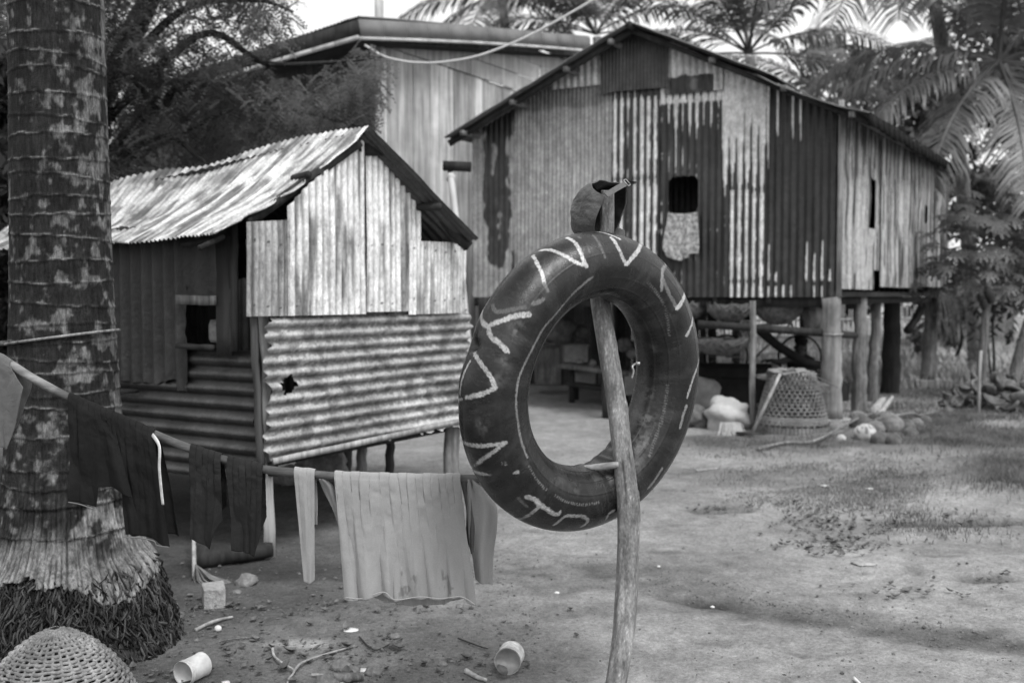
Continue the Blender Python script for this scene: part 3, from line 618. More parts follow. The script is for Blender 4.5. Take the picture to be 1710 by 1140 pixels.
# roof
RF = P(1050, 37, 11.95); EL = P(741, 229, 13.0); ER = P(1452, 190, 10.8); ER2 = P(1600, 281, 16.9)
bd = (ER2-ER); RFb = RF+bd*1.04; ELb = EL+bd*1.04
parent_ = house
M['roof_edge'] = mat('roof_edge', .10, .6, .2, .4, [(6, V1, .6, 1.4)], [(30, V1, .003)])
rh = lambda S, Vv, w_: .16*(1+.5*(fbm(S*5, Vv*6, 141)-.5)*2)*(1-.3*sst(.2, -1, w_))
roof_sheet('roof_sheet', [RF, RF.lerp(RFb, .33), RF.lerp(RFb, .66), RFb], [EL, EL.lerp(ELb, .33), EL.lerp(ELb, .66), ELb], .078, .010, rh, .0, M['tin'], .03, 7, 30)
mid = RF.lerp(ER, .62)+Vector((0, 0, .02)); midb = RFb.lerp(ER2, .62)+Vector((0, 0, .02))
roof_sheet('roof_sheet', [RF, RF.lerp(RFb, .33), RF.lerp(RFb, .66), RFb], [mid, mid.lerp(midb, .33), mid.lerp(midb, .66), midb], .078, .010, rh, .0, M['tin'], .05, 8, 24)
mid2 = RF.lerp(ER, .55)-Vector((0, 0, .05)); midb2 = RFb.lerp(ER2, .55)-Vector((0, 0, .05))
roof_sheet('roof_sheet', [mid2, mid2.lerp(midb2, .33), mid2.lerp(midb2, .66), midb2], [ER, ER.lerp(ER2, .33), ER.lerp(ER2, .66), ER2], .078, .012, lambda S, Vv, w_: .05*(1+.3*(fbm(S*5, Vv*6, 151)-.5)*2), .04, M['tin'], .06, 9, 24)
b = B(); b.lathe([(.0, 0), (.045, 0), (.045, 6.6), (0, 6.6)], RF-Vector((0, 0, .03)), 8, bd); b.build('ridge_cap', M['tin_dark'], house)
bdn = bd.normalized()
def rafter(a, c, off, wd, ht, m, nm='rafter'):
    q = B(); q.beam(a+off, c+off, wd, ht, seg=4, wob=.008); return q.build(nm, m, house)
rafter(RF+bdn*.12, EL+bdn*.12, Vector((0, 0, -.07)), .035, .08, M['wood_dark']); rafter(RF+bdn*.12, ER+bdn*.12, Vector((0, 0, -.09)), .035, .06, M['wood_dark'])
for t, (A_, E_) in [(.10, (RF, EL)), (.33, (RF, EL)), (.62, (RF, EL)), (.9, (RF, EL)), (.36, (RF, ER)), (.66, (RF, ER)), (.93, (RF, ER))]:
    p0 = A_.lerp(E_, t)-Vector((0, 0, .075)); q = B(); q.beam(p0+bdn*.02, p0+bdn*6, .06, .06, seg=2); q.build('purlin', M['wood'], house)
# rough black fascia under the long eave
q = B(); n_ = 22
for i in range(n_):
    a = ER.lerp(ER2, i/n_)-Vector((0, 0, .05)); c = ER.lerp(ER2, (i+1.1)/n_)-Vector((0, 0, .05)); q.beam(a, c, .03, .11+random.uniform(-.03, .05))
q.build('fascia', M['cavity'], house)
# stilts
def stilt(px, py, r, m=M['wood'], top=1.49, lean=0, rn=.12, flat=1):
    g = G(px, py); return woodpost('stilt', (g.x, g.y, -.08), (g.x+lean, g.y, top), r, house, m, rn, 14, 12, .015, flat=flat)
def onblock(px, d, r, m, sz_, lean=0, rn=.12):
    x = (px-855)/FP*d; p = Vector((x, d, 0)); q = B(); q.box((x, d, sz_[2]/2-.02), sz_, .3, .08); q.build('foundation_stone', M['concrete'], house, False)
    return woodpost('stilt', (x, d, sz_[2]-.03), (x+lean, d, 1.49), r, house, m, rn, 16, 12, .012)
onblock(1393, 11.35, .112, mat('wood_stilt', .23, .85, 0, .25, [(3, V1, .6, 1.3), (30, (1, 1, .06), .6, 1.35)], [(34, (1, 1, .06), .004)]), (.42, .42, .13), -.04)
stilt(1434, 690, .088); stilt(1456, 672, .072, lean=.05, rn=.25); stilt(1487, 656, .135, M['wood_dark'], rn=.05)
onblock(1552, 16.7, .115, M['wood'], (.62, .4, .13), .03, .3)
for (px, py) in [(808, 690), (925, 640), (1035, 655), (1100, 672), (1228, 620), (1340, 622), (1150, 640)]: stilt(px, py, .08, M['wood_dark'])
for x_, y_ in [(1.2, 12.45), ]: woodpost('stilt', (x_, y_, -.05), (x_, y_, 1.49), .07, house, M['wood_dark'])
q = B(); q.tube(crom([P(1540, 510, 16.5), P(1528, 535, 16.3), P(1515, 552, 16.1)], 3), .07, 8); q.build('brace', M['wood_dark'], house)
q = B(); q.tube([P(1165, 541, 11.6), P(1258, 547, 11.5), P(1375, 556, 11.35), P(1428, 560, 12.4)], .045, 8, .08); q.build('rail', M['wood_dark'], house)
q = B(); q.tube([P(1258, 738, 11.2)-Vector((0, 0, .02)), P(1256, 640, 11.2), P(1258, 560, 11.2), P(1257, 502, 11.2)], .034, 10, .12); q.build('thin_post', M['wood'], house)
q = B(); q.tube([P(1266, 549, 11.9), P(1300, 578, 12.0), P(1345, 606, 12.1), P(1385, 612, 12.2)], .055, 8, .1); q.build('brace', M['cavity'], house)
# cloth hung below the window
def clothsheet(name, top, bot, d, m, folds=6, amp=.03, label=None, cat=None, n=60, nv=40, parent=None, back=0.012, group=None, hang=None):
    top = crom(top, 8); bot = crom(bot, 8); L = np.linspace(0, 1, n)
    f1 = lambda c: np.array([np.array(c[int(round(t*(len(c)-1)))]) for t in L])
    def res(c):
        c = np.array([list(q) for q in c]); d_ = np.r_[0, np.cumsum(np.linalg.norm(np.diff(c, axis=0), axis=1))]; d_ /= d_[-1]
        return np.stack([np.interp(L, d_, c[:, i]) for i in range(3)], 1)
    a = res(top); b_ = res(bot); v = np.linspace(0, 1, nv)[:, None, None]; PTS = a[None]*(1-v)+b_[None]*v
    u = np.tile(L[None], (nv, 1)); vv = np.tile(np.linspace(0, 1, nv)[:, None], (1, n)); sd = random.randint(0, 99)
    wdt = np.linalg.norm(a[-1]-a[0])
    fo = (np.sin(2*np.pi*folds*(u+.05*np.sin(u*9+sd))+1.3*np.sin(vv*2+sd))*.5+(fbm(u*folds*1.7, vv*1.5, sd, 3)-.5)*1.6)*amp*(.35+.65*vv)
    cr = (fbm(u*wdt*30, vv*8, sd+4, 3)-.5)*amp*.5
    off = (fo+cr)*(1-.0*vv); Nn = np.array([0, -1., 0]); PTS = PTS+Nn*off[..., None]; PTS[..., 0] += fo*.35
    if hang: PTS = hang(PTS, u, vv)
    cent = Vector(a.mean(0))
    o = mk(name, PTS.reshape(-1, 3), gridf(n, nv), m, parent, True, np.stack([u, vv], -1).reshape(-1, 2), np.ones(n*nv), loc=None if parent else cent)
    md = o.modifiers.new('thick', 'SOLIDIFY'); md.thickness = .003; md.offset = 0
    if label: tag(o, label, cat, group)
    return o
kk = .12
clothsheet('cloth', [fp.at(*fp.hit(1117, 356), kk-.05), fp.at(*fp.hit(1143, 358), kk-.05), fp.at(*fp.hit(1167, 355), kk-.05)],
           [fp.at(*fp.hit(1110, 418), kk), fp.at(*fp.hit(1122, 430), kk), fp.at(*fp.hit(1142, 436), kk), fp.at(*fp.hit(1158, 425), kk), fp.at(*fp.hit(1172, 424), kk)], 12, M['floral'], 3, .05,
           'small patterned cloth hanging out of the dark square window hole in the stilt house front', 'cloth')

# ================= PLANK HOUSE (behind) =================
ph_ = thing('plank_house', 'tall weathered plank house with a pale strip under its eaves, behind the tin shed', 'house', (-.5, 16, 0))
K0 = P(632, 300, 14); K1 = P(1010, 300, 17.6); K2 = P(200, 300, 17.0)
rp = Pl(K0, K1); lpk = Pl(K2, K0)
lin = lambda px: 78+(px-640)*(155-78)/(870-640.)
# vertical boards, one mesh with a colour of its own for each board
def boards(pl, a, b_, z0, ztop, wd, n0, parent, nm, base=.30, dark=False):
    q = B(); s = a
    while s < b_:
        w_ = wd*random.uniform(.85, 1.15); e = min(s+w_-.008, b_); zt = ztop((s+e)/2) if callable(ztop) else ztop; zt0 = ztop(s) if callable(ztop) else ztop; zt1 = ztop(e) if callable(ztop) else ztop
        n_ = n0+random.uniform(0, .012); tl = random.uniform(-.006, .006); c = base*random.uniform(.68, 1.25)
        vs = [pl.at(s, z0, n_), pl.at(e, z0, n_+tl), pl.at(e, zt1, n_+tl), pl.at(s, zt0, n_), pl.at(s, z0, n_-.02), pl.at(e, z0, n_-.02), pl.at(e, zt1, n_-.02), pl.at(s, zt0, n_-.02)]
        q.add(vs, [(0, 1, 2, 3), (1, 5, 6, 2), (0, 3, 7, 4), (3, 2, 6, 7)], [c]*8); s += w_
    return q.build(nm, M['planks'], parent, False)
topf = lambda s: rp.hit(*(lambda px: (px, lin(px)))(px_of(rp, s)))[1]
def px_of(pl, s):
    p = pl.at(s, 3); return 855+FP*p.x/(p.y*cp) if False else 855+(p.x/ (p.y*cp-(p.z-CAMZ)*sp_))*FP
boards(rp, 0, rp.L, .3, topf, .155, .01, ph_, 'wall_planks', .46)
# slanting boards of the upper wall
q = B(); sl = None
pA = rp.hit(640, lin(640)); pB = rp.hit(870, lin(870)); slope = (pB[1]-pA[1])/(pB[0]-pA[0])
zF0 = rp.hit(640, 58)[1]; zF1 = rp.hit(870, 71)[1]
for i in range(9):
    z0 = pA[1]+i*.26; c = .42*random.uniform(.8, 1.15); n_ = .045+.004*(i % 2); s_ = 0
    while s_ < rp.L+.4:
        e = s_+random.uniform(1.2, 2.4); c = .42*random.uniform(.8, 1.15)
        f_ = lambda s, z: rp.at(s, z+(s-pA[0])*slope, n_)
        
        zf_ = lambda s: zF0+(s-pA[0])*(zF1-zF0)/(pB[0]-pA[0])
        def cl(s, z): p = f_(s, z); p.z = min(p.z, zf_(s)); return p
        if f_(s_, z0).z > zf_(s_) and f_(e, z0).z > zf_(e): s_ = e; continue
        bs = [cl(s_, z0+.006), cl(e-.01, z0+.006), cl(e-.01, z0+.254), cl(s_, z0+.254)]; q.add(bs+[p-rp.N*.02 for p in bs], [(0, 1, 2, 3), (0, 4, 5, 1), (3, 2, 6, 7)], [c]*8); s_ = e
q.build('gable_planks', M['planks'], ph_, False)
q = B(); q.beam(rp.at(.0, .2, .04), rp.at(.0, 5.6, .04), .12, .05, up=rp.N); q.build('corner_board', M['wood_pale'], ph_)
lA = lpk.hit(600, 70); lB = lpk.hit(215, 190)
boards(lpk, 0, lpk.L, .3, lambda s: lA[1]+(s-lA[0])*(lB[1]-lA[1])/(lB[0]-lA[0]), .16, .01, ph_, 'wall_planks', .07)  # less-lit left face: its shade is put into the board colour
F0 = P(600, 30, 13.3); F1 = P(985, 66, 16.9); F2 = P(215, 158, 16.6); dn = Vector((0, 0, 1))
def fascia(a, b_, h, th, m, nm, off=Vector((0, 0, 0))):
    q = B(); n = 12
    pts = [a.lerp(b_, i/n)+Vector((0, 0, .03*math.sin(i/n*3.1))) for i in range(n+1)]
    for i in range(n): q.beam(pts[i]+off, pts[i+1]+off, th, h)
    return q.build(nm, m, ph_)
inn = (rp.N*-1)
fascia(F0-dn*.13, F1-dn*.08, .22, .03, mat('fascia_paint', .16, .7, 0, .3, [(3, V1, .75, 1.2)]), 'fascia'); fascia(F0-dn*.27+rp.N*.01, F1-dn*.20+rp.N*.01, .04, .035, mat('strip_paint', .5, .6, noises=[(4, V1, .7, 1.15)]), 'fascia_strip')
fascia(F0-dn*.12, F2-dn*.10, .20, .03, M['wood_dark'], 'fascia'); fascia(F0-dn*.26+lpk.N*.02, F2-dn*.24+lpk.N*.02, .055, .035, mat('strip_paint_worn', .42, .6, noises=[(4, V1, .7, 1.15)]), 'fascia_strip')
parent_ = ph_
roof_sheet('roof_sheet', [F2+Vector((0, 0, .03)), F2.lerp(F0, .5)+Vector((0, 0, .03)), F0+Vector((0, 0, .03))], [F2+(F1-F0), F2.lerp(F0, .5)+(F1-F0), F1+Vector((0, 0, .05))], .078, .012, lambda S, Vv, w_: np.zeros_like(S)+.10, 0, M['tin'], 0, 10, 8)
v = [F0-dn*.28-(rp.N+lpk.N)*.03, F1-dn*.28, F2+(F1-F0)-dn*.28, F2-dn*.28]; mk('soffit', v, [(0, 1, 2, 3)], M['wood_dark'], ph_, False)
# gutter box and white downpipe
q = B(); a = P(740, 277, 10.4); c = P(787, 279, 10.4); q.beam(a, c, .12, .09, seg=2); q.beam(a+Vector((.05, 0, -.06)), c+Vector((-.2, 0, -.06)), .09, .05); q.build('gutter', M['wood_dark'], ph_)
q = B(); q.tube([P(752, 290, 10.35), P(757, 330, 10.3), P(763, 380, 10.2), P(768, 430, 10.1), P(776, 520, 10.05), P(785, 610, 10), P(797, 750, 9.95)], .036, 14); q.lathe([(.036, -.04), (.045, -.035), (.045, .03), (.036, .035)], P(753, 297, 10.35), 14); q.build('downpipe', M['pvc'], ph_)
q = B(); q.tube(crom([P(610, 76, 12.2), P(640, 94, 12), P(671, 102, 12), P(700, 105, 12), P(740, 104, 12), P(800, 93, 12), P(870, 66, 12), P(935, 32, 12), P(1010, -12, 12), P(1100, -70, 12)], 6), .014, 6)
tag(q.build('cable', M['pvc'], None, loc=P(740, 104, 12)), 'pale slack cable hanging across the upper wall of the plank house', 'cable')
# ================= INNER TUBE =================
TD = 3.354; TC = P(978.25, 639.5, TD); RC, RT = .380, .1115
rcf = lambda a: RC*(1+.05*np.cos(2*(a-1.2605))+.0067*np.cos(3*(a-1.391)))
phi = R(33.2); nrm = Vector((math.sin(phi), -math.cos(phi), -.08)).normalized()
tu = Vector((math.cos(phi), math.sin(phi), 0)); tu = (tu-nrm*tu.dot(nrm)).normalized(); tv = tu.cross(nrm)*-1
if tv.z < 0: tv = -tv
def torus_hit(px, py):                   # first surface point of the tube on a ray
    r = ray(px, py).normalized(); o = Vector((0, 0, CAMZ)); t = 2.5; bd_ = 9; bt_ = t
    for i in range(90):
        p = o+r*t-TC; x, y, z = p.dot(tu), p.dot(tv), p.dot(nrm); d = math.hypot(math.hypot(x, y)-float(rcf(math.atan2(y, x))), z)-RT
        if d < bd_: bd_ = d; bt_ = t
        if d < .0004: break
        t += max(d*.9, .002)
        if t > 5: break
    if bd_ > .03: return None
    return o+r*bt_
NA, NB = 900, 230
A, Bb = np.meshgrid(np.linspace(0, 2*np.pi, NA), np.linspace(0, 2*np.pi, NB))
A = np.where(A > 2*np.pi-1e-9, 0, A); Bb = np.where(Bb > 2*np.pi-1e-9, 0, Bb)
tun, tvn, tnn = np.array(tu), np.array(tv), np.array(nrm)
def tpos(A, Bb, rr): 
    rad = rcf(A)+rr*np.cos(Bb); return np.array(TC)+(rad*np.cos(A))[..., None]*tun+(rad*np.sin(A))[..., None]*tvn+(rr*np.sin(Bb))[..., None]*tnn
P0 = tpos(A, Bb, np.full(A.shape, RT))
def adist(a, b_): return np.abs((a-b_+np.pi) % (2*np.pi)-np.pi)
rr = np.full(A.shape, RT)
rr = rr*(1+.012*(vn(np.cos(A)*3+4, np.sin(A)*3, 3)-.5))
# molded circumferential ribs and a flattened inner band
for b0, h, w_ in [(1.9, .0016, .018), (2.25, .0022, .02), (2.72, .0018, .02), (1.15, .0010, .014)]: rr = rr+h*np.exp(-((Bb-b0)/w_)**2)
def dent(px, py, sx_, depth, elong=None, ang=0):
    global rr
    p = torus_hit(px, py)
    if p is None: return
    q = P0-np.array(p)
    d = np.linalg.norm(q, axis=-1); rr = rr-depth*np.exp(-(d/sx_)**2)
# pinch crease on the outer left
p1 = torus_hit(784, 574); p2 = torus_hit(850, 606)
def seg_d(Pts, a, b_):
    a = np.array(a); b_ = np.array(b_); ab = b_-a; t = np.clip(((Pts-a)@ab)/(ab@ab+1e-12), 0, 1); return np.linalg.norm(Pts-a-t[..., None]*ab, axis=-1), t
d, t = seg_d(P0, p1, p2); rr = rr-.022*np.exp(-(d/.020)**2)*(1-.8*t)
p3 = torus_hit(800, 560); p4 = torus_hit(850, 588); d, t = seg_d(P0, p3, p4); rr = rr+.006*np.exp(-(d/.018)**2)*(1-.8*t)
dent(785, 575, .055, .016); dent(772, 640, .05, -.004); dent(815, 725, .05, .004); dent(868, 556, .03, .004); dent(875, 830, .05, .003)
# squash where the rod and post press at the bottom
ab = adist(A, -1.25); ib = adist(Bb, math.pi); rr = rr-.022*np.exp(-(ab/.16)**2-(ib/.55)**2)
for a0, w0, dd in [(-1.02, .05, .008), (-1.42, .05, .007), (-1.2, .03, -.006), (-1.6, .08, .004)]: rr = rr-dd*np.exp(-(adist(A, a0)/w0)**2-(ib/.9)**2)
rr = rr-.012*np.exp(-(adist(A, 1.46)/.12)**2-(ib/.5)**2)
PT = tpos(A, Bb, rr); PTs = P0
col = np.full(A.shape, .008)*(1+.35*(fbm(np.cos(A)*4, np.sin(A)*4+Bb, 9)-.5)*2)
dust = fbm(np.cos(A)*9+Bb*1.3, np.sin(A)*9, 12, 4); col = col+.012*sst(.45, .75, dust)
hat = fbm(A*190+Bb*6, Bb*2.2, 61, 2)*.6+fbm(A*260-Bb*9, Bb*1.5, 62, 2)*.4; col = col+.016*sst(.58, .70, hat)*sst(.3, .6, fbm(A*5, Bb*2, 63))
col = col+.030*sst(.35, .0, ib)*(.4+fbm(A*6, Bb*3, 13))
topup = None
marks = [
 ([(890,427),(898,442),(905,457),(909,473)],5,.42),([(909,473),(915,486)],5,.10),([(903,418),(916,417),(928,420),(949,430),(964,439),(978,443)],5.5,.42),
 ([(947,397),(961,406),(969,420),(974,433),(979,444)],6,.42),([(990,384),(1009,389),(1035,399)],4,.45),([(1021,397),(1031,411),(1039,428),(1045,440)],6,.42),
 ([(1073,402),(1066,417),(1055,431),(1047,441)],6,.42),([(1105,483),(1106,466),(1107,450),(1113,441),(1122,440),(1129,447)],6,.20),([(1108,468),(1115,485),(1125,505),(1131,514)],6,.13),
 ([(1130,515),(1142,498),(1149,482)],7,.38),([(1146,560),(1156,538),(1162,519)],4.5,.33),([(1169,592),(1160,625),(1151,652),(1148,663)],4,.35),([(1136,713),(1142,691),(1146,678)],5,.2),
 ([(1105,783),(1092,803),(1083,814)],5,.17),
 ([(806,514),(803,526),(806,539),(815,546),(817,556),(821,564),(829,568),(838,577),(847,586)],7,.34),([(816,545),(825,540),(844,533),(861,527),(884,525)],7,.34),
 ([(823,510),(829,520),(848,518),(876,513)],6,.075),([(890,508),(907,500)],6,.11),([(783,584),(794,596),(806,611),(821,632),(827,646)],6,.36),
 ([(763,669),(788,662),(811,656),(826,648)],6,.38),([(782,603),(774,628),(769,658)],4.5,.33),([(768,735),(783,742),(811,744),(844,739)],5.5,.30),
 ([(844,739),(821,756),(803,769),(786,781)],5.5,.28),([(787,783),(808,791),(864,788)],5,.28),([(880,830),(892,833),(900,842),(913,849),(925,858),(934,856)],7,.36),
 ([(902,844),(882,860),(864,866)],5,.3),([(925,876),(943,862),(961,861),(976,863),(981,871),(971,879)],5,.3),([(1012,867),(1017,857),(1026,852)],4,.25),
 ([(866,832),(880,846)],4,.10),([(990,393),(1002,410),(1010,430)],4,.09),([(965,395),(985,420)],4,.07),
 ([(989,463),(970,478),(949,499),(928,524),(907,549),(893,575),(880,600),(869,625),(864,643),(862,676),(864,700),(867,722),(873,745),(880,763)],3.4,.17),
 ([(882,776),(892,794),(905,811),(913,818)],4,-.13),([(925,826),(937,833),(948,838),(962,841),(976,842),(990,841),(1001,838)],4,-.13),
 ([(1080,470),(1098,490),(1112,520),(1118,560)],4,-.10),([(1115,640),(1108,690),(1095,730),(1085,760)],5,-.10),
]
mm = np.ones(A.shape); nz_ = fbm(A*55, Bb*16, 21, 4); nz2 = fbm(A*200, Bb*60, 22, 2)
for pts_, wpx, c in marks:
    hs_ = [torus_hit(*q) for q in pts_]; hs_ = [q for q in hs_ if q is not None]
    if len(hs_) < 2: continue
    rad = wpx/2*TD/FP*1.22; best = np.full(A.shape, 9.); L0 = np.zeros(A.shape)
    fine = crom(hs_, 4)
    acc = 0
    for i in range(len(fine)-1):
        if (fine[i+1]-fine[i]).length < 1e-6: continue
        d, t = seg_d(PTs, fine[i], fine[i+1]); sel = d < best; best = np.where(sel, d, best); l_ = (fine[i+1]-fine[i]).length; L0 = np.where(sel, acc+t*l_, L0); acc += l_
    k = 1-sst(rad*.75, rad*1.15, best+(nz_-.5)*rad*1.0)
    if c < 0: k = k*((L0*1000 % 9) > 3.5)*(nz2 > .35)*.8; c = -c
    else: k = k*(1-.5*sst(.48, .66, nz2))
    col = col*(1-k)+c*k
# scuffs, plus glare and an inner highlight stripe painted into the rubber colour
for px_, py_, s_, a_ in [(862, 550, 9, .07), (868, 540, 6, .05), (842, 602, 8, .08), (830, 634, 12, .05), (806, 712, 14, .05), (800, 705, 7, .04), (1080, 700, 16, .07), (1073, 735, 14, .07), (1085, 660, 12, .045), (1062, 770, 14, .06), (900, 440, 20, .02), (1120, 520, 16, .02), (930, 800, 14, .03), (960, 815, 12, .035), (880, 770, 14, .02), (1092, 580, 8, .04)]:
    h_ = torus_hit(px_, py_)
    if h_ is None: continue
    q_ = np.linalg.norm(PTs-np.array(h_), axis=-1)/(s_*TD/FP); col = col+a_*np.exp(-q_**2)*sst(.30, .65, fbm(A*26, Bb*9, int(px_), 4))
# the small stencilled 18
def stroke(pts_, wpx, c):
    global col
    hs_ = [torus_hit(*q) for q in pts_]
    for i in range(len(hs_)-1):
        if hs_[i] is None or hs_[i+1] is None: continue
        d, t = seg_d(PTs, hs_[i], hs_[i+1]); k = 1-sst(wpx*.3*TD/FP, wpx*.75*TD/FP, d); col = np.maximum(col, c*k)
stroke([(837, 770), (839, 776)], 1.6, .2); e0 = [(842, 771.5), (843.5, 770), (845, 771.5), (843.7, 773), (842, 771.5)]; e1 = [(843.7, 773), (842.5, 775), (844.2, 776.8), (846, 775), (845, 773), (843.7, 773)]
stroke(e0, 1.4, .2); stroke(e1, 1.4, .2)
tube_ = thing('inner_tube', 'big black rubber inner tube with pale zigzag paint marks, hung on the leaning wooden post', 'inner tube', TC)
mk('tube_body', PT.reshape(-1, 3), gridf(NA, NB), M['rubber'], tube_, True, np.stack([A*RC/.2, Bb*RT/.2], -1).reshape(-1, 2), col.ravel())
va = P(1062, 607, 3.45)
q = B(); q.tube(crom([va+Vector((.012, .0, -.002)), va, P(1056, 612, 3.43), P(1058, 620, 3.43), P(1055, 632, 3.43)], 4), [.004]*17, 8); q.lathe([(.007, 0), (.007, .012), (.004, .013)], va+Vector((.012, 0, 0)), 10, (-1, -.2, .1)); q.build('valve', M['metal_dull'], tube_)

# ================= LEANING POST =================
post_px = [(1010, 1230, 17, 3.22), (1029, 1140, 17, 3.23), (1037, 1090, 17.5, 3.24), (1043, 1040, 18.5, 3.26), (1048, 950, 18.5, 3.295), (1049, 850, 18.5, 3.325), (1045, 800, 18.5, 3.34), (1039, 750, 17, 3.36), (1032, 690, 17, 3.39), (1025, 640, 16.5, 3.41), (1012, 565, 16.5, 3.45), (1001, 500, 16, 3.48), (1000, 470, 15.5, 3.49), (1006, 420, 14, 3.505), (1012, 385, 13.5, 3.505), (1014, 350, 12.5, 3.49), (1015, 318, 11, 3.48)]
pp = [P(a, b_, d) for a, b_, r, d in post_px]; g0 = pp[0].copy(); g0.z = -.12; pp[0].z = .02
pth = crom([g0]+pp, 14); rads = np.interp(np.linspace(0, 1, len(pth)), np.linspace(0, 1, len(pp)+1), [post_px[0][2]]+[a[2] for a in post_px])*3.35/FP
post = thing('wooden_post', 'bare crooked wooden post standing in the yard, carrying the inner tube and the cap', 'post', (pp[0].x, pp[0].y, 0))
n_ = len(pth); seg = 48; vs = []; cs = []
x = Vector((1, 0, 0))
for i, p in enumerate(pth):
    d = (pth[min(i+1, n_-1)]-pth[max(i-1, 0)]).normalized(); x = (x-d*x.dot(d)).normalized(); y = d.cross(x)
    for k in range(seg):
        a = 2*math.pi*k/seg; z = p.z; nn = mn.noise(Vector((math.cos(a)*2, math.sin(a)*2, z*5))); n2 = mn.noise(Vector((math.cos(a)*7, math.sin(a)*7, z*9)))
        r = rads[i]*(1+.06*nn+.03*n2); c = 1+.15*nn
        # split running up the front face
        if z > .62:
            ac = -1.75+.22*math.sin(z*4)+.12*mn.noise(Vector((0, 0, z*9))); da = (a-ac+math.pi) % (2*math.pi)-math.pi; gr = math.exp(-(da/.05)**2)*(1.6*mn.noise(Vector((3, 0, z*5)))+.25); gr = max(0, min(1, gr)); r -= gr*.005; c *= 1-.75*gr; ds = abs(((a+1.1-.12*math.sin(z*7)+math.pi) % (2*math.pi))-math.pi); c *= 1-.5*math.exp(-(ds/.05)**2)*max(0, mn.noise(Vector((9, 0, z*9)))*2)
        for zk_, ak in ((.30, 4.9), (.56, 4.6), (.93, 4.4), (1.12, 5.9), (1.33, 5.6), (1.47, 5.9), (.75, 5.0)):
            dd = ((z-zk_)/.018)**2+(((a-ak+math.pi) % (2*math.pi)-math.pi)/.42)**2; r += .006*math.exp(-dd)-.003*math.exp(-dd*5); c *= 1-.45*math.exp(-dd*2.2)
        # peeled scar near the peg
        if .72 < z < 1.0 and -1.9 < ((a+math.pi) % (2*math.pi)-math.pi) < -.2:
            s_ = mn.noise(Vector((a*2.5, 0, z*13))); edge_ = .84+.06*s_
            if z < edge_ and z > .76+.05*s_: r += .0035; c *= .82
        if mn.noise(Vector((math.cos(a)*30, math.sin(a)*30, z*70))) > .47: c *= 1.7
        vs.append(p+x*math.cos(a)*r+y*math.sin(a)*r); cs.append(c)
fs = [(i*seg+k, i*seg+(k+1) % seg, (i+1)*seg+(k+1) % seg, (i+1)*seg+k) for i in range(n_-1) for k in range(seg)]+[tuple((n_-1)*seg+k for k in range(seg))]
mk('post_shaft', vs, fs, M['post'], post, True, None, cs)

# ================= CLOTHES POLE =================
DP = [(-12, 592, 3.50), (15, 607, 3.50), (70, 640, 3.48), (125, 668, 3.46), (200, 700, 3.45), (280, 734, 3.44), (360, 763, 3.43), (440, 783, 3.42), (500, 789, 3.41), (560, 795, 3.41), (680, 799, 3.42), (780, 799, 3.44), (860, 797, 3.46), (945, 787, 3.41), (990, 781, 3.36), (1034, 775, 3.325)]
pl_pts = crom([P(*a) for a in DP], 8)
nn_ = len(pl_pts); prad = np.interp(np.linspace(0, 1, nn_), [0, .3, .6, .85, 1], [.0155, .0145, .015, .0135, .011])
q = B(); q.tube(pl_pts, list(prad), 16, .10)
for i_, v_ in enumerate(q.v): t_ = i_/len(q.v); q.c[i_] = 3.2 if t_ > .86 else (2.0 if t_ < .16 else 1)
tag(q.build('clothes_pole', M['wood_x'], None, loc=P(500, 789, 3.41)), 'long thin sagging wooden pole carrying the washing, one end on the leaning post', 'pole')
def pole_at(px):
    best = min(range(nn_-1), key=lambda i: abs(((pl_pts[i]+pl_pts[i+1])/2).x/((pl_pts[i].y+pl_pts[i+1].y)/2)-(px-855)/FP)); return pl_pts[best]
